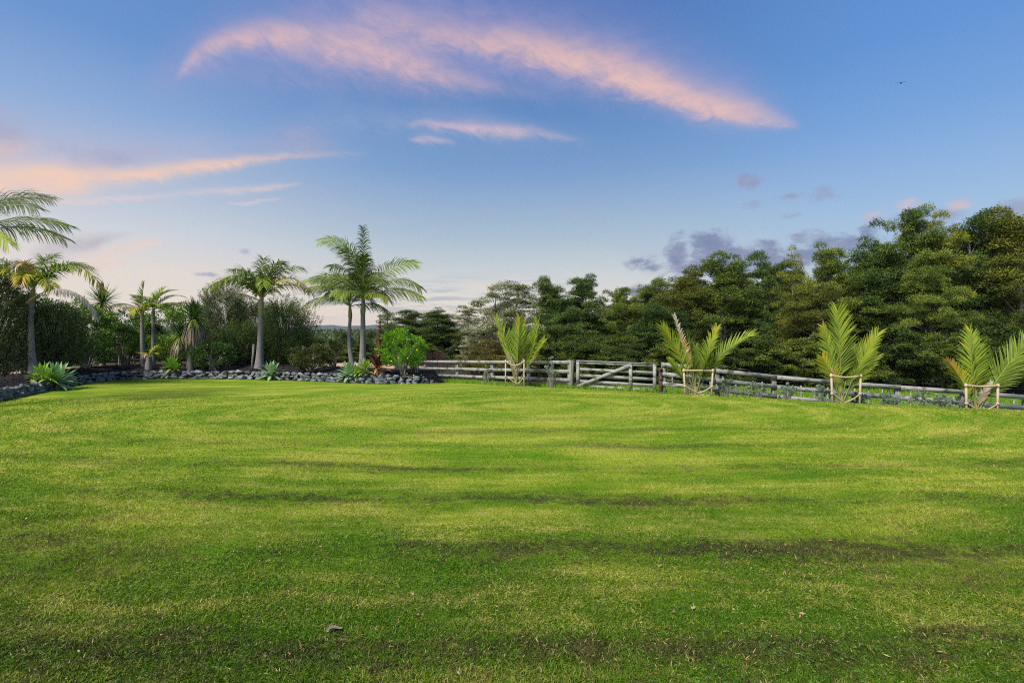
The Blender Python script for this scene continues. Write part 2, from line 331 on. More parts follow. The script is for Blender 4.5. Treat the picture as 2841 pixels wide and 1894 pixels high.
def lawn_col(t, blade):
    p = POS(t); xyz = t.sep(p)
    w1 = t.noise(p, 0.35, 2)
    yy = t.m('SUBTRACT', xyz[1], 12.0); xx = t.m('MULTIPLY', t.m('SUBTRACT', xyz[0], 0.6), 0.40)
    r_ = t.m('SQRT', t.m('ADD', t.m('MULTIPLY', xx, xx), t.m('MULTIPLY', yy, yy)))
    r_ = t.m('ADD', r_, t.m('MULTIPLY', t.m('SUBTRACT', w1, 0.5), 0.7))
    row = t.m('PINGPONG', r_, 0.62); row = t.m('DIVIDE', row, 0.62)
    pol = t.xyz(t.m('MULTIPLY', r_, 3.2), t.m('MULTIPLY', xyz[0], 0.42), t.m('MULTIPLY', yy, 0.30))
    pol2 = t.xyz(t.m('MULTIPLY', r_, 9.0), t.m('MULTIPLY', xyz[0], 1.1), t.m('MULTIPLY', yy, 0.9))
    stre = t.m('ADD', t.m('MULTIPLY', t.noise(pol, 1.0, 4, 0.6), .5), t.m('MULTIPLY', t.noise(pol2, 1.0, 4, 0.65), .5))
    patch = t.noise(t.v('MULTIPLY', p, (0.55, 1.0, 1)), 0.8, 4, 0.6)
    fine = t.noise(p, 22, 4, 0.7)
    mid_ = t.noise(p, 5.5, 4, 0.65)
    a = AV(t) if blade else t.noise(p, 55, 3, .8)
    aj = t.m('MULTIPLY', t.m('SUBTRACT', a, .5), 1.0 if blade else 1.6)
    g = t.mix(t.mr(t.m('ADD', t.m('MULTIPLY', stre, .5), t.m('MULTIPLY', patch, .5)), .38, .62), (0.140, 0.272, 0.008, 1), (0.350, 0.405, 0.036, 1))
    g = t.mix(t.m('MULTIPLY', t.mr(t.m('ADD', xyz[1], t.m('MULTIPLY', t.m('SUBTRACT', patch, .5), 9.0)), 7.5, 2.2), .82), g, (0.066, 0.160, 0.004, 1))  # nearer grass tinted darker, vignette-like falloff painted into its colour
    g = t.mix(t.mr(row, .35, .95, 0, .30), g, (0.10, 0.22, 0.006, 1))
    sv = t.m('ADD', t.m('MULTIPLY', stre, .50), t.m('ADD', t.m('MULTIPLY', mid_, .30), t.m('MULTIPLY', patch, .20)))
    straw_f = t.mr(t.m('ADD', sv, t.m('MULTIPLY', aj, .16)), .49, .63)
    g = t.mix(t.m('MULTIPLY', straw_f, .52), g, (0.50, 0.44, 0.13, 1))
    near = t.mr(xyz[1], 12, 4.5, 0.10, 1.0)
    thn = t.m('ADD', t.m('MULTIPLY', t.mr(xyz[1], 5.0, 2.0), .045), t.m('MULTIPLY', mid_, .40))
    thn = t.m('ADD', thn, t.m('ADD', t.m('MULTIPLY', fine, .20), t.m('MULTIPLY', t.noise(pol, 0.55, 3, .6), .48)))
    th = t.mr(t.m('ADD', t.m('ADD', thn, t.m('MULTIPLY', t.mr(row, .45, 1.0), 0.105)), t.m('MULTIPLY', aj, .20)), .60, .76)
    g = t.mix(t.m('MULTIPLY', t.m('MULTIPLY', th, near), .88), g, (0.055, 0.056, 0.020, 1))
    if blade:
        g = t.mix(t.m('MULTIPLY', t.m('GREATER_THAN', t.m('FRACT', t.m('MULTIPLY', a, 57.0)), .93), .75), g, (0.50, 0.42, 0.20, 1))
        g = t.mix(t.mr(a, 0.0, 0.9, 0, .9), t.v('MULTIPLY', g, (0.40, 0.48, 0.40)), t.v('MULTIPLY', g, (1.50, 1.38, 1.2)))
    else:
        g = t.mix(t.mr(a, .3, .7), t.v('MULTIPLY', g, (0.50, 0.56, 0.45)), t.v('MULTIPLY', g, (1.10, 1.05, 1.05)))
    return g
M = {}
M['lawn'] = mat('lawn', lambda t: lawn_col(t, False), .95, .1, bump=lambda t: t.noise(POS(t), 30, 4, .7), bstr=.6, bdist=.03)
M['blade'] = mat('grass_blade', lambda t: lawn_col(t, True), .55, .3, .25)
def ground_col(t):
    p = POS(t); n = t.noise(p, .25, 4); f = t.noise(p, 9, 4, .7)
    g = t.mix(t.mr(n, .35, .65), (0.10, 0.21, 0.014, 1), (0.19, 0.27, 0.03, 1))
    g = t.mix(t.mr(f, .3, .7), t.v('MULTIPLY', g, (.6, .65, .6)), g)
    y = t.sep(p)
    edge = t.m('ADD', y[1], t.m('MULTIPLY', t.noise(p, .4, 3), 3.0))
    lim = t.mr(y[0], 2, 20, 24.5, 22.5, smooth=False)
    dark = t.m('GREATER_THAN', edge, t.m('ADD', lim, 1.0))
    return t.mix(t.m('MULTIPLY', dark, t.mr(y[1], 200, 80)), g, (0.045, 0.042, 0.022, 1))
M['ground'] = mat('ground', ground_col, .95, .1)
M['long'] = mat('long_grass', lambda t: t.mix(AV(t), (0.13, 0.29, 0.010, 1), (0.28, 0.44, 0.03, 1)), .5, .3, .3)
M['mulch'] = mat('mulch', lambda t: t.mix(t.mr(t.noise(POS(t), 18, 4, .7), .4, .7), (0.010, 0.009, 0.010, 1), (0.055, 0.045, 0.042, 1)), .9, .2,
                 bump=lambda t: t.noise(POS(t), 24, 4, .7), bstr=1, bdist=.05)
M['chip'] = mat('bark_chip', lambda t: t.mix(AV(t), (0.010, 0.010, 0.012, 1), (0.10, 0.075, 0.06, 1)), .8, .3)
M['earth'] = mat('earth', lambda t: t.mix(t.noise(POS(t), .8, 4), (0.38, 0.24, 0.13, 1), (0.56, 0.40, 0.26, 1)), .95, .1)
def rock_col(t):
    n = t.noise(OBJ(t), 9, 5, .65); r = RND(t)
    c = t.mix(r, (0.080, 0.095, 0.105, 1), (0.25, 0.275, 0.28, 1))
    c = t.mix(t.mr(n, .35, .7), t.v('MULTIPLY', c, (.45, .48, .55)), t.v('MULTIPLY', c, (1.45, 1.4, 1.35)))
    return t.mix(t.mr(t.noise(OBJ(t), 3.5, 3), .60, .72, 0, .5), c, (0.24, 0.19, 0.12, 1))
M['rock'] = mat('rock', rock_col, .8, .3, bump=lambda t: t.noise(OBJ(t), 22, 4, .6), bstr=.5, bdist=.02)
def wood_col(t):
    p = OBJ(t); r = RND(t)
    g = t.noise(t.v('MULTIPLY', p, (2.5, 2.5, 80)), 1, 4, .6)
    st = t.noise(t.v('ADD', t.v('MULTIPLY', p, (3.2, 3.2, 6.5)), t.xyz(t.m('MULTIPLY', r, 40), 0, 0)), 1.2, 5, .65)
    c = t.mix(g, (0.21, 0.215, 0.205, 1), (0.43, 0.43, 0.405, 1))
    c = t.mix(t.mr(st, .50, .62, 0, .85), c, (0.06, 0.057, 0.052, 1))
    return t.mix(t.mr(t.noise(p, 4, 4), .55, .75, 0, .45), c, (0.26, 0.29, 0.17, 1))
M['wood'] = mat('weathered_wood', wood_col, .85, .2, bump=lambda t: t.noise(t.v('MULTIPLY', OBJ(t), (3, 3, 90)), 1, 3), bstr=.12, bdist=.004)
M['post'] = mat('post_wood', lambda t: t.mix(t.mr(t.noise(t.v('MULTIPLY', OBJ(t), (20, 20, 2)), 1, 4, .6), .35, .65), (0.11, 0.10, 0.085, 1), (0.30, 0.29, 0.25, 1)), .85, .2)
M['darkwood'] = mat('dark_wood', lambda t: t.mix(t.noise(OBJ(t), 6, 3), (0.03, 0.025, 0.02, 1), (0.09, 0.07, 0.055, 1)), .85, .2)
M['rust'] = mat('rust_post', lambda t: t.mix(t.mr(t.noise(OBJ(t), 12, 4), .4, .65), (0.055, 0.028, 0.020, 1), (0.13, 0.075, 0.055, 1)), .8, .3)
M['stake'] = mat('stake_wood', lambda t: t.mix(t.noise(t.v('MULTIPLY', OBJ(t), (25, 25, 2)), 1, 4, .6), (0.40, 0.32, 0.20, 1), (0.60, 0.50, 0.34, 1)), .75, .25)
M['strap'] = mat('strap', lambda t: t.mix(t.noise(OBJ(t), 14, 3), (0.42, 0.31, 0.20, 1), (0.60, 0.46, 0.32, 1)), .9, .1)
M['wire'] = mat('wire', lambda t: (0.22, 0.22, 0.22, 1), .5, .5)
def bark_col(t):
    p = OBJ(t); z = t.sep(p)[2]
    n = t.noise(t.v('MULTIPLY', p, (6, 6, 2.5)), 1, 4, .6)
    return t.mix(n, (0.09, 0.085, 0.07, 1), (0.40, 0.38, 0.34, 1))
M['bark'] = mat('bark', bark_col, .9, .15, bump=lambda t: t.noise(t.v('MULTIPLY', OBJ(t), (9, 9, 2)), 1, 4), bstr=.8, bdist=.03)
def palm_bark(t):
    p = OBJ(t); z = t.sep(p)[2]
    ring = t.m('PINGPONG', t.m('ADD', z, t.m('MULTIPLY', t.noise(p, 3, 2), .05)), .055); ring = t.m('DIVIDE', ring, .055)
    n = t.noise(t.v('MULTIPLY', p, (9, 9, 3)), 1, 4, .6)
    c = t.mix(n, (0.13, 0.12, 0.118, 1), (0.33, 0.30, 0.29, 1))
    return t.mix(t.mr(ring, .0, .35, .4, 0), c, (0.10, 0.085, 0.08, 1))
M['palmbark'] = mat('palm_bark', palm_bark, .85, .2, bump=lambda t: t.m('PINGPONG', t.sep(OBJ(t))[2], .055), bstr=.6, bdist=.2)
M['shaft'] = mat('crownshaft', lambda t: t.mix(t.mr(t.noise(t.v('MULTIPLY', OBJ(t), (6, 6, 1)), 1, 3), .35, .65), (0.17, 0.17, 0.055, 1), (0.33, 0.27, 0.16, 1)), .5, .4)
PR = [(0.0, (0.50, 0.46, 0.43)), (0.12, (0.44, 0.34, 0.22)), (0.25, (0.50, 0.30, 0.03)), (0.42, (0.42, 0.40, 0.035)), (0.58, (0.24, 0.35, 0.03)), (0.75, (0.105, 0.158, 0.018)), (1.0, (0.045, 0.068, 0.014))]
M['palm'] = mat('palm_leaf', lambda t: t.ramp(AV(t), PR), .5, .25, .2)
M['rachis'] = mat('palm_rachis', lambda t: t.mix(AV(t), (0.30, 0.22, 0.13, 1), (0.22, 0.27, 0.07, 1)), .5, .3)
def foliage(name, a, b, c=None, rough=.6, spec=.25, tr=.22, rv=.0):
    def f(t):
        v = AV(t)
        if rv: v = t.m('ADD', v, t.m('MULTIPLY', t.m('SUBTRACT', RND(t), .5), rv), clamp=True)
        return t.ramp(v, [(0, a), (.5, b), (1, c or b)])
    return mat(name, f, rough, spec, tr)
def tot(t):
    r = RND(t); v = t.m('ADD', AV(t), t.m('MULTIPLY', t.m('SUBTRACT', t.m('FRACT', t.m('MULTIPLY', r, 7.3)), .5), .34), clamp=True)
    a = t.ramp(v, [(0, (0.032, 0.060, 0.010)), (.5, (0.112, 0.168, 0.026)), (1, (0.28, 0.33, 0.045))])
    b = t.ramp(v, [(0, (0.022, 0.050, 0.010)), (.5, (0.075, 0.135, 0.024)), (1, (0.20, 0.28, 0.045))])
    c = t.ramp(v, [(0, (0.040, 0.055, 0.010)), (.5, (0.140, 0.155, 0.022)), (1, (0.34, 0.34, 0.035))])
    return t.mix(t.mr(r, .68, .70), t.mix(t.mr(r, .34, .36), b, a), c)
M['totara'] = mat('totara_leaf', tot, .6, .2, .10)
M['totara_y'] = foliage('gold_leaf', (0.08, 0.10, 0.018), (0.21, 0.23, 0.026), (0.38, 0.38, 0.035))
M['bush'] = foliage('shaded_bush_leaf', (0.020, 0.042, 0.008), (0.085, 0.130, 0.020), (0.24, 0.28, 0.035), rv=.5)  # darker than the tall trees' leaves: deep shade painted into the leaf colour
M['totara_b'] = foliage('rust_leaf', (0.075, 0.065, 0.015), (0.15, 0.13, 0.022), (0.24, 0.19, 0.03))
M['silver'] = foliage('silver_leaf', (0.15, 0.16, 0.07), (0.35, 0.355, 0.20), (0.60, 0.60, 0.42))
M['manuka'] = foliage('manuka_leaf', (0.045, 0.060, 0.026), (0.115, 0.145, 0.055), (0.24, 0.26, 0.11), rv=.2)
M['manuka_g'] = foliage('green_manuka_leaf', (0.045, 0.075, 0.02), (0.115, 0.175, 0.045), (0.25, 0.31, 0.09))
M['broad'] = foliage('broad_leaf', (0.02, 0.05, 0.010), (0.06, 0.13, 0.020), (0.16, 0.26, 0.04), .4, .45)
M['bright'] = foliage('bright_leaf', (0.05, 0.12, 0.012), (0.16, 0.28, 0.022), (0.34, 0.46, 0.04), .45, .4)
M['olive'] = foliage('olive_leaf', (0.030, 0.050, 0.012), (0.085, 0.105, 0.022), (0.20, 0.17, 0.035), .45, .4)
M['lemonleaf'] = foliage('citrus_leaf', (0.04, 0.15, 0.008), (0.17, 0.38, 0.014), (0.52, 0.68, 0.03), .38, .5, .3)
M['greyleaf'] = foliage('grey_leaf', (0.10, 0.14, 0.105), (0.27, 0.34, 0.27), (0.50, 0.58, 0.47), .6, .3)
M['redleaf'] = foliage('red_twig', (0.12, 0.05, 0.035), (0.24, 0.12, 0.09), (0.34, 0.20, 0.15))
M['far'] = foliage('far_leaf', (0.028, 0.045, 0.014), (0.065, 0.092, 0.025), (0.13, 0.15, 0.035), rv=.3)
M['agave'] = foliage('agave_leaf', (0.17, 0.32, 0.13), (0.27, 0.44, 0.22), (0.44, 0.58, 0.26), .4, .4, .12)
M['agave_y'] = foliage('yellow_agave_leaf', (0.12, 0.30, 0.025), (0.24, 0.42, 0.04), (0.45, 0.52, 0.06), .4, .4, .15)
M['cord'] = mat('sword_leaf', lambda t: t.ramp(AV(t), [(0, (0.24, 0.18, 0.13)), (.3, (0.36, 0.29, 0.20)), (.38, (0.22, 0.30, 0.03)), (.6, (0.075, 0.15, 0.02)), (1, (0.03, 0.075, 0.02))]), .45, .4, .2)
M['bronze'] = mat('bronze_leaf', lambda t: t.ramp(AV(t), [(0, (0.60, 0.32, 0.16)), (.35, (0.42, 0.19, 0.08)), (.6, (0.13, 0.035, 0.022)), (1, (0.045, 0.014, 0.014))]), .4, .45, .15)
M['spike'] = mat('spike', lambda t: t.mix(AV(t), (0.10, 0.02, 0.015, 1), (0.34, 0.07, 0.035, 1)), .6, .3)
M['lemon'] = mat('lemon_skin', lambda t: (0.80, 0.62, 0.03, 1), .45, .4)
M['brownleaf'] = mat('dead_leaf', lambda t: t.mix(t.noise(OBJ(t), 30, 3), (0.13, 0.09, 0.08, 1), (0.27, 0.20, 0.18, 1)), .6, .4)
M['hill'] = mat('hill_cover', lambda t: t.mix(t.noise(POS(t), .01, 5, .7), (0.03, 0.05, 0.03, 1), (0.06, 0.085, 0.05, 1)), .95, .05)
M['bird'] = mat('bird_feather', lambda t: (0.02, 0.02, 0.022, 1), .7, .2)
M['stone'] = mat('pale_stone', lambda t: t.mix(RND(t), (0.35, 0.27, 0.19, 1), (0.55, 0.45, 0.34, 1)), .85, .2)

# ------------------------------------------------------------------ setting: ground, lawn, bed, earth, hills
def polar_sheet(name, ths, rfun, nr, zoff, m_, bed=False, kind='structure', closed=False):
    th = np.asarray(ths); rr = np.stack([rfun(t) for t in th])
    X = rr * np.sin(np.radians(th))[:, None]; Y = rr * np.cos(np.radians(th))[:, None]
    Z = hz(X, Y) + (bedz(X, Y) if bed else 0) + zoff
    n, k = X.shape; i = np.arange(n - 1)[:, None] * k; j = np.arange(k - 1)[None]
    Fc = np.stack([i + j, i + j + 1, i + k + j + 1, i + k + j], -1).reshape(-1, 4)
    mb = MB().add(np.stack([X, Y, Z], -1), Fc); o = mb.build(name, m_, smooth=True)
    return tag(o, kind=kind)
# ground: fine in front, reaching the horizon
gr = np.r_[0.0, np.linspace(1, 32, 70), 32 * (3700 / 32) ** (np.linspace(0, 1, 36)[1:])]
polar_sheet('ground', np.linspace(-180, 180, 361), lambda t: gr, 0, -0.03, M['ground'])
thl = np.r_[np.linspace(fth[0], fth[-1], 260)]
polar_sheet('lawn', thl, lambda t: np.linspace(0, 1, 60) ** 1.2 * (rb(t) + (0.04 if t < TH_BED[1] else 0.35)), 0, 0.012, M['lawn'])
polar_sheet('lawn_behind', np.r_[np.linspace(fth[-1], 360 + fth[0], 60)], lambda t: np.linspace(0, 1, 12) * 14, 0, 0.010, M['lawn'])
bth = np.linspace(TH_BED[0], TH_BED[1] + .6, 200)
polar_sheet('garden_bed', bth, lambda t: np.r_[rb(t) + 0.04 + np.linspace(0, 1, 22) ** 1.5 * 5.4], 0, 0.01, M['mulch'], bed=True)
ex = np.linspace(0, 1, 30)
mbE = MB(); Xe = np.linspace(-34, -5.5, 60)[:, None] + ex[None] * 0; Ye = 30.0 + 1.2 * np.sin(Xe * .35) + ex[None] * (8.5 - 3 * np.cos(Xe * .2)); Ze = hz(Xe, Ye) + .03
i = np.arange(59)[:, None] * 30; j = np.arange(29)[None]
mbE.add(np.stack([Xe, Ye, Ze], -1), np.stack([i + j, i + 30 + j, i + 30 + j + 1, i + j + 1], -1).reshape(-1, 4))
tag(mbE.build('bare_earth', M['earth'], smooth=True), kind='structure')
# distant hills
def hill(D, a0, a1, hfun, name):
    az = np.linspace(a0, a1, 160); rows = []
    for q, hh in ((0, 0), (.35, .55), (.7, .9), (1, 1), (1.6, .2)):
        r = D * (1 + .18 * q); h = hfun(az) * hh
        rows.append(np.stack([r * np.sin(np.radians(az)), r * np.cos(np.radians(az)), h - 12 * (1 - hh)], -1))
    V = np.stack(rows, 1); k = V.shape[1]; i = np.arange(159)[:, None] * k; j = np.arange(k - 1)[None]
    mb = MB().add(V, np.stack([i + j, i + j + 1, i + k + j + 1, i + k + j], -1).reshape(-1, 4))
    return tag(mb.build(name, M['hill'], smooth=True), kind='structure')
hill(2600, -62, 40, lambda a: 20 + 6 * np.sin(a * .35 + 1) + 4 * np.sin(a * 1.1) + 2 * np.sin(a * 2.7) + 8 * np.exp(-((a + 22) / 5) ** 2), 'hills')
# ------------------------------------------------------------------ grass
_vg = rng.random((256, 256))
def vnoise(X, Y, f):
    x = X * f + 100.3; y = Y * f + 57.7; i = np.floor(x).astype(int); j = np.floor(y).astype(int); u = x - i; v = y - j; u = u * u * (3 - 2 * u); v = v * v * (3 - 2 * v)
    g = lambda a, b: _vg[a % 256, b % 256]
    return (g(i, j) * (1 - u) + g(i + 1, j) * u) * (1 - v) + (g(i, j + 1) * (1 - u) + g(i + 1, j + 1) * u) * v
def blades(n, D0, D1, hl, name, label):
    t = rng.random(n * 2); inv = 1 / D1 + t * (1 / D0 - 1 / D1); Y = 1 / inv
    X = (rng.random(n * 2) * 2 - 1) * 1.22 * Y + rng.normal(0, .3, n * 2)
    th = np.degrees(np.arctan2(X, Y)); r = np.hypot(X, Y); ok = r < rb(th) - .02
    X, Y = X[ok][:n], Y[ok][:n]; r = r[ok][:n]; n = len(X)
    Z = hz(X, Y) + .006
    az = rng.random(n) * 2 * math.pi; le = np.radians(rng.uniform(12, 72, n))
    d = np.stack([np.cos(az) * np.cos(le), np.sin(az) * np.cos(le), np.sin(le)], -1)
    clump = .45 * vnoise(X, Y, 2.2) + .35 * vnoise(X, Y, 7.0) + .30 * vnoise(X, Y, 17.0); d = norm(d + np.stack([vnoise(X, Y, 5.0) - .5, vnoise(Y, X, 5.0) - .5, 0 * X], -1) * 1.1)
    L = rng.uniform(*hl, n) * (.35 + 1.25 * clump) * (1 + .035 * np.maximum(0, r - 5)); W = 0.0042 * rng.uniform(.7, 1.4, n) * np.maximum(1, r / 4.2)
    L = L / (0.55 + .45 * np.sin(le) * 1.6)
    P = np.stack([X, Y, Z], -1); a2 = rng.random(n) * 6.28
    s_ = norm(np.cross(d, np.stack([np.cos(a2), np.sin(a2), 0 * a2 + .3], -1)))
    near = r < 4.5; mb = MB(); val = np.clip(.55 * rng.random(n) + .45 * (clump * 1.9 - .55), 0, 1)
    f = ~near
    V = np.stack([P[f] - s_[f] * W[f, None] * .5, P[f] + s_[f] * W[f, None] * .5, P[f] + d[f] * L[f, None]], 1)
    mb.add(V, np.arange(3 * f.sum()).reshape(-1, 3), val[f])
    if near.any():
        q = near; d2 = norm(d[q] + np.array([0, 0, -.55]) + rng.normal(0, .2, (q.sum(), 3))); m1 = P[q] + d[q] * L[q, None] * .55; s2 = s_[q] * W[q, None] * .5
        V = np.stack([P[q] - s2, P[q] + s2, m1 + s2 * .9, m1 - s2 * .9, m1 + d2 * L[q, None] * .5], 1); m_ = len(V); b = np.arange(m_)[:, None] * 5
        off = mb.n; mb.add(V, b + np.array([[0, 1, 2, 3]]), val[q])
        mb.F[3].append(b + np.array([[3, 2, 4]]) + off); mb.val[3].append(val[q]); mb.mi[3].append(np.zeros(m_, int))
    return tag(mb.build(name, M['blade']), label, 'grass', kind='stuff')
blades(1150000, 1.75, 15.5, (.018, .042), 'lawn_grass', 'short mown lawn grass, green with straw and brown patches')
def tufts(pts, n, hl, name, label, W=.012, spread=.35):
    pts = np.asarray(pts); P = pts[rng.integers(0, len(pts), n)] + np.c_[rng.normal(0, spread, (n, 2))]
    Z = hz(P[:, 0], P[:, 1]) - .01; P = np.c_[P, Z]; az = rng.random(n) * 6.28; le = np.radians(rng.uniform(45, 88, n))
    d = np.stack([np.cos(az) * np.cos(le), np.sin(az) * np.cos(le), np.sin(le)], -1)
    mb = MB(); ribbons(mb, P, d, rng.uniform(*hl, n), W * rng.uniform(.6, 1.3, n), rng.uniform(.2, .9, n), np.stack([np.sin(az), -np.cos(az), 0 * az], -1) * .3 + np.array([0, 1, .2]), 2, [1, .8, .05], val=rng.random(n))
    return tag(mb.build(name, M['long']), label, 'grass', kind='stuff')
def along(pl, step, off=(0, 0)):
    pl = np.asarray(pl, float); out = []
    for a, b in zip(pl[:-1], pl[1:]):
        L = np.linalg.norm(b - a); k = max(1, int(L / step)); out += [a + (b - a) * q / k + np.array(off) for q in range(k)]
    return np.array(out)
tufts(along([(-3.2, 22.3), (-1.0, 20.8), (2.1, 17.95), (3.5, 17.3), (5.3, 16.4), (6.2, 16.3)], .05), 16000, (.10, .24), 'long_grass', 'bright long grass growing along the foot of the left fence and gate', .012, .2)
xs = rng.uniform(5.5, 22, 9000); ys = 14.9 + rng.uniform(0, 1, 9000) ** 1 * 8.5 + (7 - xs) * .12 + 1.6
tufts(np.stack([xs, ys], -1), 42000, (.08, .22), 'paddock_grass', 'lush bright paddock grass behind the right rail fence', .018, .3)
tufts(np.array(along([tuple(np.array(p) * (1 - .10 / np.linalg.norm(p))) for p in BORDER[2:]], .05)), 5200, (.03, .09), 'edge_grass', 'longer uncut grass along the foot of the rock border', .008, .05)
tufts(np.array([(PX(x, d), d - .1) for x, d in ((1163, 18), (1209, 18), (1576, 15), (1632, 15), (1912, 14.2), (1972, 14.2), (2218, 13.5), (2283, 13.5), (1186, 18), (1604, 15), (1941, 14.2), (2252, 13.5))]), 2600, (.03, .09), 'edge_grass', 'uncut grass round the feet of the stakes and young palms', .008, .16)
nw = 5200; iv = 1 / 9.0 + rng.random(nw) * (1 / 1.8 - 1 / 9.0); Y = 1 / iv; X = (rng.random(nw) * 2 - 1) * 1.15 * Y; kx = np.sin(X * 2.1 + 1.3 * np.sin(Y * 1.7)) * np.sin(Y * 2.6 + X) > .1; X, Y = X[kx], Y[kx]; nw = len(X)
cl = np.repeat(np.stack([X, Y, hz(X, Y) + rng.uniform(.012, .03, nw)], -1), 3, 0); az = np.tile([0, 2.094, 4.189], nw) + np.repeat(rng.random(nw) * 6.28, 3)
mb = MB(); leaves(mb, cl, np.stack([np.cos(az), np.sin(az), .15 + 0 * az], -1), rng.normal(0, .25, (len(az), 3)) + [0, 0, 1], rng.uniform(.008, .014, len(az)), rng.uniform(.008, .012, len(az)), rng.random(len(az)))
M['clover'] = foliage('clover_leaf', (0.05, 0.15, 0.012), (0.10, 0.24, 0.02), (0.20, 0.34, 0.04)); tag(mb.build('clover', M['clover']), 'tiny clover leaves mixed in the near lawn', 'clover', kind='stuff')
nw = 420; iv = 1 / 9.0 + rng.random(nw) * (1 / 1.8 - 1 / 9.0); Y = 1 / iv; X = (rng.random(nw) * 2 - 1) * 1.15 * Y
mb = MB(); leaves(mb, np.stack([X, Y, hz(X, Y) + rng.uniform(.02, .035, nw)], -1), rng.normal(0, 1, (nw, 3)) * [1, 1, .2], rng.normal(0, .4, (nw, 3)) + [0, 0, 1], rng.uniform(.015, .05, nw), rng.uniform(.006, .016, nw), rng.random(nw))
M['litter'] = foliage('litter_leaf', (0.14, 0.07, 0.03), (0.32, 0.19, 0.09), (0.55, 0.42, 0.22)); tag(mb.build('leaf_litter', M['litter']), 'small dry leaf fragments scattered on the near lawn', 'leaf litter', kind='stuff')
# bark chips on the bed
n = 24000; th = rng.uniform(TH_BED[0], TH_BED[1], n); r = rb(th) + .12 + rng.random(n) ** 1.3 * 3.6
X = r * np.sin(np.radians(th)); Y = r * np.cos(np.radians(th)); P = np.stack([X, Y, hz(X, Y) + bedz(X, Y) + .015], -1)
mb = MB(); leaves(mb, P, rng.normal(0, 1, (n, 3)) * [1, 1, .25], rng.normal(0, .35, (n, 3)) + [0, 0, 1], rng.uniform(.05, .11, n), rng.uniform(.02, .045, n), rng.random(n) ** 3)
tag(mb.build('bark_chips', M['chip']), 'dark bark mulch chips scattered over the garden bed', 'mulch', kind='stuff')

# ------------------------------------------------------------------ rocks of the border
def rock_mesh(seed):
    rs = random.Random(seed); bm = bmesh.new()
    for _ in range(11):
        v = Vector((rs.gauss(0, 1), rs.gauss(0, 1), rs.gauss(0, 1))).normalized()
        k = rs.uniform(.85, 1.1); bm.verts.new((v.x * .17 * k, v.y * .125 * k, v.z * .105 * k))
    res = bmesh.ops.convex_hull(bm, input=bm.verts[:])
    bmesh.ops.delete(bm, geom=[g for g in res['geom_interior'] if isinstance(g, bmesh.types.BMVert)], context='VERTS')
    bmesh.ops.bevel(bm, geom=bm.edges[:], offset=.004, segments=1, affect='EDGES', clamp_overlap=True)
    me = bpy.data.meshes.new('rock'); bm.to_mesh(me); bm.free(); me.materials.append(M['rock']); return me
rocks = [rock_mesh(k) for k in range(14)]
rr_ = random.Random(3); count = 0
bl = np.array(BORDER[2:]); seg = np.linalg.norm(np.diff(bl, axis=0), axis=1); cum = np.r_[0, np.cumsum(seg)]; TOT = cum[-1]
def bpt(s_):
    return np.array([np.interp(s_, cum, bl[:, 0]), np.interp(s_, cum, bl[:, 1])])
for row in range(3):
    s_ = .05 + row * .11
    endl = TOT - (.1, .25, .7)[row]
    while s_ < endl:
        p = bpt(s_); t_ = bpt(min(TOT, s_ + .1)) - bpt(max(0, s_ - .1)); ang = math.atan2(t_[1], t_[0]); out = p / np.linalg.norm(p)
        off = .02 + row * .075 + rr_.uniform(-.03, .03); q = p + out * off
        taper = 1 - .35 * sstep(s_, TOT - 2.2, TOT)
        z = float(hz(q[0], q[1])[0]) + (.07 + row * .125) * taper + rr_.uniform(-.012, .012)
        o = bpy.data.objects.new('border_rock', rocks[rr_.randrange(14)]); COL.objects.link(o)
        o.location = (q[0], q[1], z); o.rotation_euler = (rr_.uniform(-.35, .35), rr_.uniform(-.35, .35), ang + rr_.uniform(-.5, .5) + rr_.choice([0, math.pi]))
        k = rr_.choice((.72, .85, .95, 1.05, 1.15, 1.35)) * rr_.uniform(.93, 1.07) * (1.08 if row == 0 else 1.0) * taper; o.scale = (k, k * rr_.uniform(.9, 1.1), k * rr_.uniform(.85, 1.2))
        tag(o, 'rough blue-grey rock stacked in the low border along the garden bed', 'rock', 'rocks stacked along the bed'); count += 1
        s_ += rr_.uniform(.25, .33) * k / 1.0
print('rocks', count)

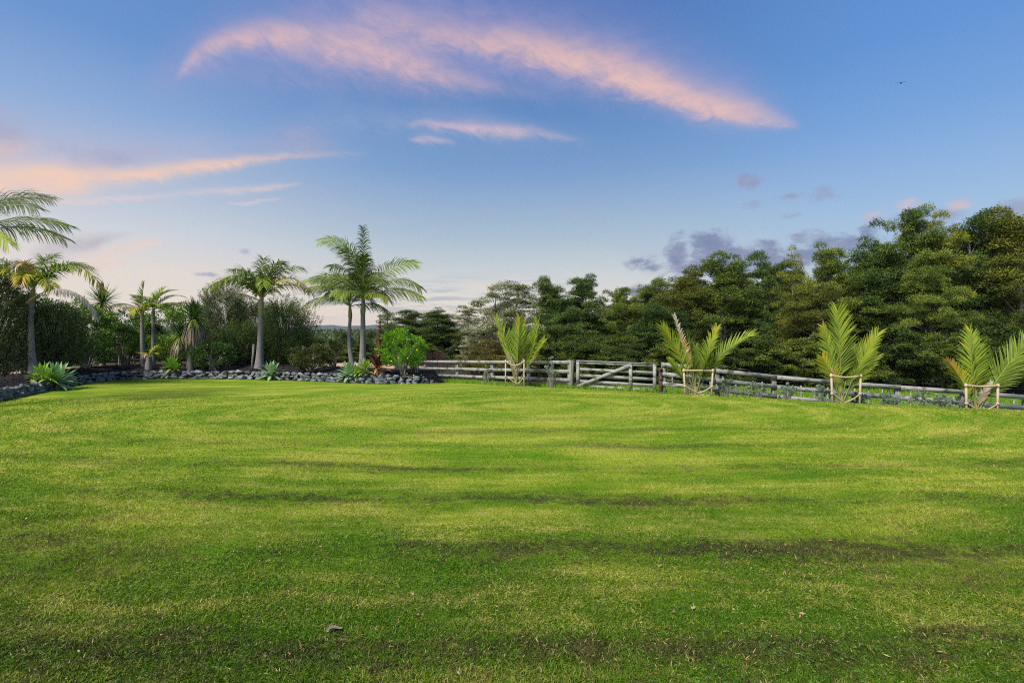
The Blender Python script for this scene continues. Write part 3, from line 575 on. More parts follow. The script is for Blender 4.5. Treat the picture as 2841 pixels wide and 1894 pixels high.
# ------------------------------------------------------------------ fences and gate
def post(mb, x, y, z0, z1, w=.13, d=.13, ang=0.0):
    c, s_ = math.cos(ang), math.sin(ang)
    box(mb, (x, y, (z0 + z1) / 2), (w / 2 * c, w / 2 * s_, 0), (-d / 2 * s_, d / 2 * c, 0), (0, 0, (z1 - z0) / 2))
def rail_fence(name, label, P, tops, depth, offs, hgt, mats, gatepost=False, rt=.04, lastbig=False):
    """P: list of (x,y); tops: z of the top of each post; offs: rail top offsets"""
    root = empty(name, (P[0][0], P[0][1], tops[0] - depth)); tag(root, label, 'fence'); org = np.array(root.location)
    for k, (p, zt) in enumerate(zip(P, tops)):
        q = P[min(k + 1, len(P) - 1)]; q0 = P[max(k - 1, 0)]; ang = math.atan2(q[1] - q0[1], q[0] - q0[0])
        big = lastbig and k == len(P) - 1
        mb = MB(); post(mb, p[0] - org[0], p[1] - org[1], zt - depth - .5 - org[2], zt - org[2] + (.02 if big else -.02), .17 if big else .13, .17 if big else .12, ang)
        mb.build('post', mats[1], root)
    for a in range(len(P) - 1):
        p, q = np.array(P[a]), np.array(P[a + 1]); d = (q - p) / np.linalg.norm(q - p); nrm_ = np.array([d[1], -d[0]])
        if nrm_[1] > 0: nrm_ = -nrm_
        for o_ in offs:
            w_ = rr_.uniform(-.008, .008); off = .062 + rt / 2 + (.012 if a % 2 else 0)
            A = np.r_[p + nrm_ * off - d * .06, tops[a] - o_ - hgt / 2 + w_] - org; B = np.r_[q + nrm_ * off + d * .06 * (0 if a == len(P) - 2 else 1), tops[a + 1] - o_ - hgt / 2 + rr_.uniform(-.008, .008)] - org
            mb = MB(); beam(mb, A, B, hgt, rt); mb.build('rail', mats[0], root)
    return root
LP = [(-6.1, 25.6), (-4.29, 23.9), (-2.5, 22.2), (-.83, 20.6), (.67, 19.2), (2.16, 17.8)]
LT = [PZ(828, 25.6), PZ(827.5, 23.9), PZ(827.5, 22.2), PZ(827.5, 20.6), PZ(827.5, 19.2), PZ(828, 17.8)]
rail_fence('rail_fence', 'weathered grey three-rail timber fence left of the gate', LP, LT, 1.12, (0, .325, .65), .135, (M['wood'], M['post']), lastbig=True)
RP = [(5.1, 16.3), (6.83, 16.1), (8.6, 15.9), (10.4, 15.7), (12.1, 15.2), (13.8, 14.8), (15.4, 14.5), (17.4, 14.2)]
RT = [.67, .47, .28, .12, .03, -.075, -.2, -.36]
rail_fence('rail_fence', 'weathered grey three-rail timber fence sloping down right of the gate', RP, RT, 1.1, (0, .32, .64), .135, (M['wood'], M['post']))
# gate
g0 = np.array([2.36, 17.62]); g1 = np.array([4.90, 16.42]); gl = np.linalg.norm(g1 - g0); gd = (g1 - g0) / gl; gn = np.array([gd[1], -gd[0]])
gz = float(hz(g0[0], g0[1])[0]) + .1
groot = empty('farm_gate', (g0[0], g0[1], gz)); tag(groot, 'wide grey timber farm gate with five rails and a diagonal brace', 'gate')
zt0 = PZ(828.5, 17.62) - gz; zt1 = PZ(836, 16.42) - gz
def G(u, v, off=0.0):
    p = gd * u + gn * off; zt = zt0 + (zt1 - zt0) * u / gl; return (p[0], p[1], zt - v)
for v0 in (.055, .30, .52, .73, .90):
    mb = MB(); beam(mb, G(.05, v0), G(gl - .05, v0), .10, .03); mb.build('rail', M['wood'], groot)
mb = MB(); beam(mb, G(-.01, -.012), G(gl + .01, -.012), .03, .09); mb.build('top_cap', M['wood'], groot)
for u, nm in ((.05, 'stile'), (1.95, 'stile'), (gl - .05, 'stile')):
    mb = MB(); beam(mb, G(u, .0, .04), G(u, .98, .04), .11, .035, up=(gd[0], gd[1], 0)); mb.build(nm, M['wood'], groot)
mb = MB(); beam(mb, G(.06, .92, .078), G(1.92, .08, .078), .12, .03); mb.build('brace', M['wood'], groot)
mb = MB(); post(mb, 0, 0, -.5, .88, .09, .10, .3); box(mb, (-.02, -.07, .82), (.05, 0, 0), (0, .012, 0), (0, 0, .03)); box(mb, (-.02, -.07, .5), (.04, 0, 0), (0, .01, 0), (0, 0, .02))
o = mb.build('latch_post', M['rust'], loc=(4.99, 16.24, sz(4.99, 16.24))); tag(o, 'rusty brown latch post between the gate and the right fence', 'post')
# wire fence behind
wr = empty('wire_fence', (5.5, 18.0, 0)); tag(wr, 'low wire stock fence with thin battens behind the right rail fence', 'fence'); 
WPth = [(5.5, 18.0), (9, 17.4), (14, 16.4), (19, 15.4)]
wp = along(WPth, .42)
for q, p in enumerate(wp):
    z = float(hz(p[0], p[1])[0]); mb = MB(); hh = .95 + rr_.uniform(-.06, .05); box(mb, (p[0] - 5.5, p[1] - 18, z + hh / 2), (.016, 0, 0), (0, .012, 0), (0, 0, hh / 2)); mb.build('batten', M['wood'], wr)
for h_ in (.25, .45, .65, .85):
    mb = MB(); Pw = [(p[0] - 5.5, p[1] - 18 - .02, float(hz(p[0], p[1])[0]) + h_) for p in wp]; tube(mb, Pw, .006, 4); mb.build('wire', M['wire'], wr)
# dark low rail fence in the left gap
dP = [(PX(236, 27), 27), (PX(290, 27), 27), (PX(345, 27), 27), (PX(400, 27), 27), (PX(455, 27), 27)]
dT = [PZ(824, 27)] * 5
rail_fence('rail_fence', 'dark low timber rail fence seen between the left tree trunks', dP, dT, .55, (0, .28), .12, (M['darkwood'], M['darkwood']))
dP = [(PX(930, 27), 27), (PX(1000, 27.5), 27.5)]
# thin stakes standing in the bed
for (xd, yb, yt, D, rad, lab, lean) in ((578, 838, 786, 22.9, .035, 'thin pale timber stake standing left of the big queen palm trunk', .1), (322, 836, 775, 24.2, .03, 'thin leaning grey stake beside the small palm trunks', .12), (1000, 870, 1, 22, .01, '', 0)):
    if not lab: continue
    X, Y = PX(xd, D), D; z = sz(X, Y); mb = MB(); h_ = (yb - yt) / F * D + .1; box(mb, (lean / 2, 0, h_ / 2), (rad, 0, 0), (0, rad, 0), (lean / 2, 0, h_ / 2 + .1)); tag(mb.build('stake', M['post'], loc=(X, Y, z)), lab, 'stake')

# ------------------------------------------------------------------ palms
def frond(parent, base, az, e0, droop, L, val=.75, nl=34, ll=.55, lw=.035, v=15, gdr=.6, start=.14, plum=0.0, a0=62, a1=22, pw=1.3, rad=.022, tipval=None, sway=0.0, seed=None, taper=.55, vn=.07, roll=0.0):
    rg = np.random.default_rng(seed if seed is not None else rng.integers(1 << 30))
    K = 16; s_ = np.linspace(0, 1, K + 1); el = np.radians(e0 - droop * s_ ** pw); aa = np.radians(az + sway * s_ ** 1.5)
    dT = np.stack([np.cos(aa) * np.cos(el), np.sin(aa) * np.cos(el), np.sin(el)], -1)
    P = np.array(base) + np.r_[np.zeros((1, 3)), np.cumsum((dT[1:] + dT[:-1]) / 2 * L / K, axis=0)]
    mb = MB(); tube(mb, P, rad * (1 - .85 * s_), 5, val=min(1, val), mat=1, cap=False)
    t = np.linspace(start, .995, nl); t = np.r_[t, t] + rg.normal(0, .004, 2 * nl); t = np.clip(t, start, 1)
    sd_ = np.r_[np.ones(nl), -np.ones(nl)]
    B = np.stack([np.interp(t, s_, P[:, c]) for c in range(3)], -1); Td = norm(np.stack([np.interp(t, s_, dT[:, c]) for c in range(3)], -1))
    S = norm(np.stack([-np.sin(np.interp(t, s_, aa)), np.cos(np.interp(t, s_, aa)), 0 * t], -1)); U = norm(np.cross(Td, S)); U = np.where(U[:, 2:3] < 0, -U, U)
    ro = np.radians(roll) * np.clip(t * 2.2, 0, 1)[:, None]; S, U = S * np.cos(ro) + U * np.sin(ro), U * np.cos(ro) - S * np.sin(ro)
    ang = np.radians(a0 + (a1 - a0) * t + rg.normal(0, 4, 2 * nl)); vv = np.radians(v + rg.normal(0, 5, 2 * nl) + plum * rg.uniform(-55, 55, 2 * nl))
    d = np.cos(ang)[:, None] * Td + np.sin(ang)[:, None] * (S * (sd_ * np.cos(vv))[:, None] + U * np.sin(vv)[:, None])
    u = (t - start) / (1 - start); prof = (np.clip(u / .16, 0, 1) * .45 + .55) * (1 - (1 - taper) * u ** 2.2) * rg.uniform(.86, 1.08, 2 * nl)
    val_ = val + rg.normal(0, vn, 2 * nl)
    if tipval is not None: val_ = val_ + (tipval - val) * u ** 1.5
    ribbons(mb, B, d, ll * prof, lw * rg.uniform(.8, 1.15, 2 * nl), gdr * rg.uniform(.6, 1.3, 2 * nl), U + rg.normal(0, .12, U.shape), 4, [.5, 1, .95, .6, .06], val=np.clip(val_, 0, 1))
    return mb.build('frond', [M['palm'], M['rachis']], parent)
def trunk_path(x0, x1, h, n=10, bow=.0, by=0.0):
    s_ = np.linspace(0, 1, n); return np.stack([x0 + (x1 - x0) * s_ + bow * np.sin(s_ * math.pi), by * np.sin(s_ * math.pi), -.1 + (h + .1) * s_], -1)
def palm_root(name, label, xd, D, group='palms standing in the garden bed'):
    X = PX(xd, D); z = sz(X, D); r_ = empty(name, (X, D, z)); tag(r_, label, 'palm', group); return r_, z
# queen palm (big single trunk, plumose arching fronds)
root, z0 = palm_root('queen_palm', 'arching palm with smooth grey trunk and orange-tipped fronds', 596, 23.6)
H = PZ(690, 23.6) - z0
mb = MB(); tube(mb, trunk_path(0, .08, H * .82), np.array([.27, .215, .18, .16, .145, .135, .13, .13, .125, .115]), 14); mb.build('trunk', M['palmbark'], root, smooth=True)
mb = MB(); sp = trunk_path(.066, .10, H, 6); sp[:, 2] = np.linspace(H * .78, H + .25, 6); tube(mb, sp, [.12, .14, .13, .11, .09, .06], 10); mb.build('crownshaft', M['shaft'], root, smooth=True)
b = (.1, 0, H + .05); q = dict(nl=64, ll=.70, lw=.038, plum=.9, gdr=1.5, v=5, a0=65, a1=35, taper=.75, rad=.03)
for (az, e0, dr, L, va, tv) in [(-8, 64, 128, 3.1, .44, .26), (12, 52, 108, 2.8, .46, .27), (172, 70, 130, 3.2, .66, .33), (195, 60, 115, 2.9, .72, .42), (162, 78, 90, 2.7, .78, .6), (60, 84, 60, 2.3, .8, .78), (112, 88, 45, 2.3, .82, .8),
                                 (265, 80, 120, 2.4, .82, .8), (-60, 66, 120, 2.5, .74, .6), (18, 78, 84, 2.7, .8, .6), (230, 66, 125, 2.6, .78, .7), (-20, 84, 66, 2.3, .8, .7), (120, 60, 110, 2.6, .78, .7)]:
    frond(root, b, az, e0, dr, L, va, tipval=tv, **q)
frond(root, (.08, 0, H - .1), 178, 35, 75, 2.5, .06, tipval=.02, nl=40, ll=.4, lw=.022, gdr=1.6, plum=.4, v=-10)
frond(root, (.08, 0, H - .1), 190, 42, 90, 1.6, .05, nl=30, ll=.35, lw=.02, gdr=1.6, plum=.4, v=-10)
# bangalow palms
root, z0 = palm_root('king_palm', 'tallest palm, straight ringed trunk behind the paired agaves', 832, 23.4)
H = PZ(688, 23.4) - z0; zc = H
mb = MB(); tube(mb, trunk_path(0, .03, H * .80, bow=.02), np.array([.23, .19, .165, .15, .14, .13, .12, .115, .11, .105]), 14); mb.build('trunk', M['palmbark'], root, smooth=True)
mb = MB(); sp = trunk_path(.03, .06, H, 6); sp[:, 2] = np.linspace(H * .78, H + .15, 6); tube(mb, sp, [.11, .13, .12, .10, .08, .05], 10); mb.build('crownshaft', M['shaft'], root, smooth=True)
b = (.05, 0, H); q = dict(nl=60, ll=.86, lw=.032, gdr=1.5, a0=60, a1=30, rad=.028)
for (az, e0, dr, L, va, v, kw) in [(120, 93, 10, 3.5, .84, 25, dict(ll=.62)), (182, 84, 100, 4.0, .84, 10, dict(tipval=.6, roll=-65, pw=2.3, start=.3)), (4, 66, 70, 3.3, .82, 15, dict(sway=8, roll=75, tipval=.55)), (-12, 46, 84, 3.3, .82, 0, dict(roll=35, gdr=1.3)), (14, 30, 62, 2.9, .7, -5, dict(tipval=.6, roll=50, gdr=1.4)), (200, 58, 80, 2.6, .8, 10, dict(roll=-50)),
                                    (240, 75, 90, 2.6, .82, 10, dict(roll=-40)), (-50, 62, 105, 2.7, .78, 0, dict(gdr=1.2)), (80, 70, 80, 2.8, .78, 10, {}), (160, 66, 85, 2.5, .8, 10, dict(roll=-40)), (290, 84, 60, 2.4, .8, 20, {}), (-35, 30, 75, 1.9, .65, 0, dict(tipval=.45, gdr=1.4)), (250, 40, 95, 1.9, .7, 0, dict(gdr=1.4)), (190, 88, 40, 2.6, .8, 10, dict(roll=-60))]:
    frond(root, b, az, e0, dr, L, va, v=v, **{**q, **kw})
root, z0 = palm_root('king_palm', 'slimmer leaning palm left of the tallest palm trunk', 812, 23.9)
H = PZ(704, 23.9) - z0
mb = MB(); tube(mb, trunk_path(0, -.16, H * .82, bow=-.12), np.array([.16, .14, .125, .11, .1, .095, .09, .085, .08, .08]), 12); mb.build('trunk', M['palmbark'], root, smooth=True)
mb = MB(); sp = trunk_path(-.16, -.18, H, 6); sp[:, 2] = np.linspace(H * .80, H + .12, 6); tube(mb, sp, [.085, .10, .09, .08, .06, .04], 10); mb.build('crownshaft', M['shaft'], root, smooth=True)
b = (-.17, 0, H)
for (az, e0, dr, L, va, v, kw) in [(182, 62, 78, 2.8, .76, 5, dict(tipval=.55, roll=-55)), (176, 34, 86, 2.8, .76, -10, dict(tipval=.5, roll=-40, gdr=1.4)), (205, 75, 90, 2.3, .72, 5, dict(roll=-40)), (10, 66, 110, 2.1, .78, 0, dict(roll=50)), (140, 78, 70, 2.4, .76, 10, dict(roll=-60)), (100, 85, 60, 2.2, .8, 20, {}), (262, 66, 110, 2.0, .62, 0, dict(gdr=1.2)), (-30, 55, 115, 1.9, .74, 0, dict(gdr=1.2)), (228, 45, 100, 2.0, .72, 0, dict(gdr=1.3)), (20, 20, 60, 1.9, .7, -10, dict(gdr=1.5, roll=40)), (190, 50, 60, 2.2, .7, 5, dict(roll=-70))]:
    frond(root, b, az, e0, dr, L, va, v=v, **{**q, **kw, 'nl': 46, 'll': .68})
# leftmost palm with orange crown tip and grey dead frond
root, z0 = palm_root('queen_palm', 'large palm at the far left with orange crown tip and grey hanging frond', 78, 18.6)
H = PZ(668, 18.6) - z0
mb = MB(); tube(mb, trunk_path(0, -.1, H * .9, bow=-.06), np.array([.19, .15, .12, .105, .10, .095, .09, .085, .08, .08]), 12); mb.build('trunk', M['palmbark'], root, smooth=True)
mb = MB(); sp = trunk_path(-.1, .0, H, 6); sp[:, 2] = np.linspace(H * .86, H + .2, 6); tube(mb, sp, [.085, .10, .09, .08, .06, .04], 10); mb.build('crownshaft', M['shaft'], root, smooth=True)
b = (-.02, 0, H + .1); q = dict(nl=60, ll=.58, lw=.036, plum=.8, gdr=1.2, v=8, a0=65, a1=35, taper=.8, rad=.028)
for (az, e0, dr, L, va, tv) in [(-6, 50, 122, 3.6, .66, .34), (186, 62, 70, 2.4, .8, .7), (165, 48, 70, 2.3, .75, .6), (215, 40, 60, 2.0, .75, .6), (14, 62, 85, 2.3, .76, .6), (40, 70, 90, 2.0, .8, .8), (170, 60, 80, 2.2, .72, .7), (200, 55, 80, 2.2, .75, .7), (150, 70, 80, 2.0, .8, .7), (250, 70, 115, 1.5, .55, .3), (-60, 60, 120, 1.5, .55, .3), (100, 80, 60, 1.8, .8, .8), (-25, 45, 110, 1.6, .6, .35)]:
    frond(root, b, az, e0, dr, L, va, tipval=tv, **q)
frond(root, (-.02, -.05, H + .6), 280, 75, 150, 1.1, .27, nl=40, ll=.42, lw=.03, gdr=.6, plum=.5, tipval=.05, start=.02)
frond(root, (.2, -.5, H - .50), -6, 36, 108, 3.5, .02, nl=80, ll=.46, lw=.028, gdr=2.2, v=-25, vn=.03, plum=.3, start=.3)
frond(root, (-.15, -.25, H - .2), 215, -30, 55, 1.0, .03, nl=34, ll=.28, lw=.02, gdr=1.2, plum=.6, vn=.03)
# overhanging palm whose crown stands just outside the left edge
root, z0 = palm_root('king_palm', 'overhanging palm at the top left edge, only its dark fronds in view', -110, 13.2)
H = PZ(548, 13.2) - z0
mb = MB(); tube(mb, trunk_path(0, .05, H), np.linspace(.22, .12, 10), 12); mb.build('trunk', M['palmbark'], root, smooth=True)
b = (.05, 0, H)
for (az, e0, dr, L, va, v, kw) in [(4, 52, 62, 2.85, 1.0, 15, dict(roll=65)), (-10, 40, 60, 3.0, .9, 5, dict(roll=45, gdr=1.2)), (10, 24, 50, 2.7, .74, -5, dict(roll=40, gdr=1.3)), (-20, 14, 46, 2.6, .5, -10, dict(gdr=1.5, roll=30)), (18, 34, 50, 2.6, .74, 0, dict(roll=50)), (180, 50, 90, 2.6, .8, 10, {}), (120, 60, 80, 2.6, .8, 10, {}), (240, 60, 80, 2.4, .8, 10, {}), (60, 70, 70, 2.5, .85, 20, {})]:  # upper fronds in the darkest leaf tones, backlit darkness put into their colour
    frond(root, b, az, e0, dr, L, va, v=v, **{**dict(nl=60, ll=.74, lw=.022, gdr=1.5, rad=.022), **kw})

# two small palms in the gap
root, z0 = palm_root('king_palm', 'small palm on a grey trunk with tan dead frond, left of its twin', 331, 23.7)
H = PZ(722, 23.7) - z0
mb = MB(); tube(mb, trunk_path(0, -.1, H * .9, bow=-.03), np.linspace(.13, .07, 10), 12); mb.build('trunk', M['palmbark'], root, smooth=True)
mb = MB(); tube(mb, [(-.1, 0, H * .88), (-.09, 0, H * .95), (-.08, 0, H + .1)], [.085, .09, .05], 10); mb.build('crownshaft', M['shaft'], root, smooth=True)
b = (-.08, 0, H); q = dict(nl=36, ll=.48, lw=.034, rad=.02)
for (az, e0, dr, L, va, v, g_) in [(180, 38, 62, 1.9, .12, -15, 1.5), (60, 92, 10, 1.5, .8, 30, .4), (15, 66, 55, 1.9, .74, 15, .6), (150, 75, 70, 1.5, .78, 10, .6), (285, 55, 130, 1.3, .42, 0, .9), (-20, 60, 90, 1.4, .6, 0, .9), (210, 60, 80, 1.2, .7, 0, .8)]:
    frond(root, b, az, e0, dr, L, va, v=v, gdr=g_, **q)
root, z0 = palm_root('king_palm', 'small palm on a brown trunk with yellow drooping frond, right of its twin', 351, 24.3)
H = PZ(712, 24.3) - z0
mb = MB(); tube(mb, trunk_path(0, .02, H * .88, bow=.02), np.linspace(.12, .075, 10), 12, ); mb.build('trunk', M['bark'], root, smooth=True)
mb = MB(); tube(mb, [(.02, 0, H * .86), (.02, 0, H * .94), (.03, 0, H + .1)], [.08, .085, .05], 10); mb.build('crownshaft', M['shaft'], root, smooth=True)
b = (.03, 0, H)
for (az, e0, dr, L, va, v, g_) in [(8, 62, 82, 1.7, .72, 10, .6), (-15, 30, 40, 1.6, .68, 0, .8), (80, 80, 40, 1.3, .62, 30, .4), (170, 70, 80, 1.3, .66, 10, .6), (4, 25, 25, 1.7, .12, -10, 1.3), (290, 60, 120, 1.1, .5, 0, .8), (30, 80, 50, 1.2, .6, 25, .4)]:
    frond(root, b, az, e0, dr, L, va, v=v, gdr=g_, **q)
frond(root, (.03, -.05, H - .75), -10, 40, 125, 1.6, .38, nl=34, ll=.36, lw=.03, gdr=1.6, v=-20, tipval=.3)
root, z0 = palm_root('cycad', 'small yellow fronded palm seedling with orange heart between the twin palm trunks', 342, 23.2, 'low plants in the garden bed')
root['category'] = 'plant'
mb = MB(); tube(mb, [(0, 0, -.1), (0, 0, .2), (.02, 0, .62)], [.17, .16, .10], 10); mb.build('trunk', M['palmbark'], root, smooth=True)
for (az, e0, dr, L, va) in [(10, 60, 60, .8, .5), (30, 70, 60, .7, .5), (170, 30, 40, .8, .38), (60, 75, 50, .7, .55), (-20, 45, 70, .6, .45)]:
    frond(root, (.02, 0, .62), az, e0, dr, L, va, nl=20, ll=.26, lw=.026, gdr=.5, rad=.012)
frond(root, (.02, -.05, .68), 270, 50, 160, .4, .26, nl=20, ll=.2, lw=.02, gdr=.8, rad=.012, tipval=.05)

# ------------------------------------------------------------------ cordylines (sword leaves)
def sword_head(parent, c, n, L, W=.045, lo=-30, dead=0, dl=.8, seed=1, name='leaf_head'):
    rg = np.random.default_rng(seed); mb = MB(); az = rg.random(n) * 6.283; el = np.radians(lo + (90 - lo) * rg.random(n) ** .8)
    d = np.stack([np.cos(az) * np.cos(el), np.sin(az) * np.cos(el), np.sin(el)], -1)
    ribbons(mb, np.array(c) + d * .04 + rg.normal(0, .03, (n, 3)), d, L * rg.uniform(.75, 1.1, n), W, (1 - np.sin(el)) * .55 * rg.uniform(.6, 1.5, n), d * 0 + np.stack([-np.cos(az) * .5, -np.sin(az) * .5, 0 * az + 1], -1), 4, [.6, 1, .9, .6, .05], .25,
            val=np.clip(.55 + .35 * np.sin(el) + rg.normal(0, .1, n), .38, 1))
    mb.build(name, M['cord'], parent)
    if dead:
        mb = MB(); az = rg.random(dead) * 6.283; z = -rg.random(dead) * .5 * dl
        P = np.array(c) + np.stack([np.cos(az) * .07, np.sin(az) * .07, z - .05], -1)
        d = np.stack([np.cos(az), np.sin(az), -.6 + 0 * az], -1)
        ribbons(mb, P, d, dl * rg.uniform(.6, 1.1, dead), W * .9, 5.0, np.stack([np.cos(az), np.sin(az), 0 * az], -1) + .01, 4, [.6, 1, .9, .6, .1], 0, val=rg.uniform(0, .34, dead))
        mb.build('dead_leaf_skirt', M['cord'], parent)
X, D = PX(437, 23.2), 23.2; z0 = sz(X, D); root = empty('cabbage_tree', (X, D, z0)); tag(root, 'cabbage tree with spiky green heads over a brown skirt of dead leaves', 'tree')
mb = MB(); tube(mb, [(0, 0, -.1), (.0, 0, .8), (.12, 0, 1.6), (.18, 0, 2.3)], [.17, .13, .11, .08], 10); tube(mb, [(0, 0, .7), (-.2, 0, 1.2), (-.35, -.05, 1.7)], [.1, .08, .06], 8); mb.build('trunk', M['bark'], root, smooth=True)
sword_head(root, (.2, 0, PZ(730, D) - z0 + .0), 210, .95, .05, -55, 190, 1.15, 3)
sword_head(root, (-.38, -.1, PZ(775, D) - z0 + .1), 130, .85, .045, -55, 70, .9, 4)
X, D = PX(236, 24.2), 24.2; z0 = sz(X, D); root = empty('cabbage_tree', (X, D, z0)); tag(root, 'narrow cabbage tree rising behind the yellow-tipped palm frond', 'tree')
mb = MB(); tube(mb, [(0, 0, -.1), (.0, 0, 1.2), (-.04, 0, 2.3), (0, 0, 3.0)], [.14, .11, .09, .07], 10); mb.build('trunk', M['bark'], root, smooth=True)
sword_head(root, (.0, 0, PZ(694, D) - z0), 150, 1.0, .055, -45, 40, 1.0, 5); sword_head(root, (-.05, 0, PZ(738, D) - z0), 60, .7, .06, -70, 70, 1.4, 6, 'leaf_head')

# ------------------------------------------------------------------ agaves, bromeliad
def agave(xd, D, L, label, m_, seed, n=34, W=.16, offs=((0, 0, 1),), yl=0.0):
    X = PX(xd, D); z = sz(X, D); rg = np.random.default_rng(seed); root = empty('agave', (X, D, z)); tag(root, label, 'plant', 'agaves along the rock border')
    for (ox, oy, k) in offs:
        mb = MB(); i = np.arange(n); az = i * 2.39996 + rg.normal(0, .1, n); u = (i + .5) / n; el = np.radians(-12 + 98 * u ** 1.1 + rg.normal(0, 4, n))
        d = np.stack([np.cos(az) * np.cos(el), np.sin(az) * np.cos(el), np.sin(el)], -1)
        P = np.array([ox, oy, .02 + .17 * k * L / .66]) + np.stack([np.cos(az) * .03, np.sin(az) * .03, u * .2 * k], -1)
        ribbons(mb, P, d, L * k * (1 - .25 * u ** 2) * rg.uniform(.9, 1.08, n), W * k, .15 + .5 * (1 - u), np.stack([-np.cos(az) * .8, -np.sin(az) * .8, 0 * az + 1], -1), 7, [.42, .62, .88, 1.0, .95, .72, .40, .02], .35,
                val=np.clip(.35 + .3 * rg.random(n) + .25 * (u < .25), 0, 1))
        mb.build('leaf_rosette', m_, root, smooth=True)
    mb = MB(); tube(mb, [(0, 0, -.05), (0, 0, .26 * L / .66)], [.07, .05], 8); mb.build('stem', M['bark'], root)
    return root
agave(131, 17.9, .86, 'large blue-green agave rosette at the left end of the rock border', M['agave'], 1, 42, .15)
agave(96, 17.4, .52, 'low yellow-green agave cluster in front of the big left agave', M['agave_y'], 2, 26, .10, ((0, 0, 1), (.3, -.1, .8), (-.22, .1, .8)))
agave(394, 22.75, .56, 'bright green agave in front of the cabbage tree', M['agave_y'], 3, 34, .12, ((0, 0, 1), (.32, -.15, .6)))
agave(623, 22.1, .68, 'pale blue-green agave beside the big arching palm trunk', M['agave'], 4, 38, .14)
agave(801, 20.75, .66, 'blue-green agave at the foot of the tallest palm', M['agave'], 5, 36, .13, ((0, 0, 1), (.34, -.12, .55)))
agave(838, 20.5, .54, 'greener agave right of the blue-green one under the tallest palm', M['agave_y'], 6, 32, .11, ((0, 0, 1), (-.3, -.1, .6)))
X, D = PX(868, 20.9), 20.9; z0 = sz(X, D); root = empty('bromeliad', (X, D, z0)); tag(root, 'giant bronze bromeliad with tall dark red flower spike beside the lemon tree', 'plant')
mb = MB(); n = 34; rg = np.random.default_rng(9); i = np.arange(n); az = i * 2.39996; u = (i + .5) / n; el = np.radians(-8 + 80 * u)
d = np.stack([np.cos(az) * np.cos(el), np.sin(az) * np.cos(el), np.sin(el)], -1)
ribbons(mb, np.tile([0, 0, .3], (n, 1)) + d * .05, d, .78, .12, .25 + .55 * (1 - u), np.stack([-np.cos(az), -np.sin(az), 0 * az + 1], -1), 5, [.8, 1, .95, .8, .5, .05], .3, val=np.clip(.15 + .9 * u + rg.normal(0, .1, n), 0, 1)); mb.build('leaf_rosette', M['bronze'], root)
n = 10; az = np.linspace(2.4, 6.1, n); d = np.stack([np.cos(az), np.sin(az), -.4 + 0 * az], -1); mb = MB()
ribbons(mb, np.tile([0, 0, .25], (n, 1)), d, .62, .11, 1.6, np.stack([-np.cos(az) * 0, 0 * az, 0 * az + 1], -1) + .01, 5, [.8, 1, .95, .8, .5, .05], .2, val=rg.uniform(0, .3, n)); mb.build('dead_leaves', M['bronze'], root)
mb = MB(); Hs = PZ(722, D) - z0; tube(mb, [(0.04, 0, .3), (.1, 0, Hs * .5), (.09, 0, Hs)], [.05, .035, .015], 8, val=.2); mb.build('flower_stem', M['spike'], root)
mb = MB(); n = 260; t_ = rg.uniform(.28, 1, n); az = rg.random(n) * 6.28; P = np.stack([.04 + .06 * t_, 0 * t_, .3 + (Hs - .3) * t_], -1); d = np.stack([np.cos(az), np.sin(az), .25 + 0 * az], -1)
ribbons(mb, P, d, .42 * (1.12 - t_) * rg.uniform(.5, 1, n) + .04, .028, -.5, np.array([0, 0, 1.0]), 3, [1, .9, .7, .3], val=np.clip(1.1 - t_ + rg.normal(0, .15, n), 0, 1)); mb.build('flower_bracts', M['spike'], root)

# ------------------------------------------------------------------ shrubs and trees
def lump_crown(rg, radii, n, L, W, lumps=40, lr=.3, inner=.55, up=.35, outw=1.0, flat=1.0, seedbase=0, zc=None, bottom=-.9):
    """leaf positions clumped round lump centres spread through an ellipsoid centred at (0,0,zc)"""
    rx, ry, rz = radii; zc = rz if zc is None else zc
    c = norm(rg.normal(0, 1, (lumps * 2, 3))); c = c[c[:, 2] > bottom][:lumps]; K = len(c)
    c = c * rg.uniform(inner, 1.0, (K, 1)) ** .7 * np.array([rx, ry, rz])
    sz_ = lr * min(rx, rz * 1.2) * rg.uniform(.6, 1.25, K); lv = rg.normal(0, .13, K)
    idx = rg.integers(0, K, n); u = norm(rg.normal(0, 1, (n, 3))) * (rg.random((n, 1)) ** .45)
    P = c[idx] + u * sz_[idx, None] * np.array([1, 1, flat]); od = norm(P / np.array([rx, ry, rz]))
    d = norm(od * outw + u * .7 + np.array([0, 0, up]) + rg.normal(0, .55, (n, 3))); nr = norm(od + u + np.array([0, 0, .6]) + rg.normal(0, .6, (n, 3)))
    val = np.clip(.46 + lv[idx] + .06 * u[:, 2] + rg.normal(0, .12, n), 0, 1)  # lump tops a touch lighter, top light painted into the leaf tone
    return P + np.array([0, 0, zc]), d, nr, L * rg.uniform(.7, 1.2, n), W * rg.uniform(.7, 1.2, n), val, c + np.array([0, 0, zc])
def stems(mb, cs, rg, r0=.05, n=14, zb=0.0, spread=.1):
    for c in cs[rg.permutation(len(cs))[:n]]:
        a = np.array([rg.normal(0, spread), rg.normal(0, spread), zb - .05]); m1 = a + (c - a) * .5 * np.array([.5, .5, 1.1]) + rg.normal(0, .04, 3)
        tube(mb, [a, m1, m1 + (c - m1) * .6, c], [r0, r0 * .7, r0 * .4, r0 * .15], 5, cap=False)
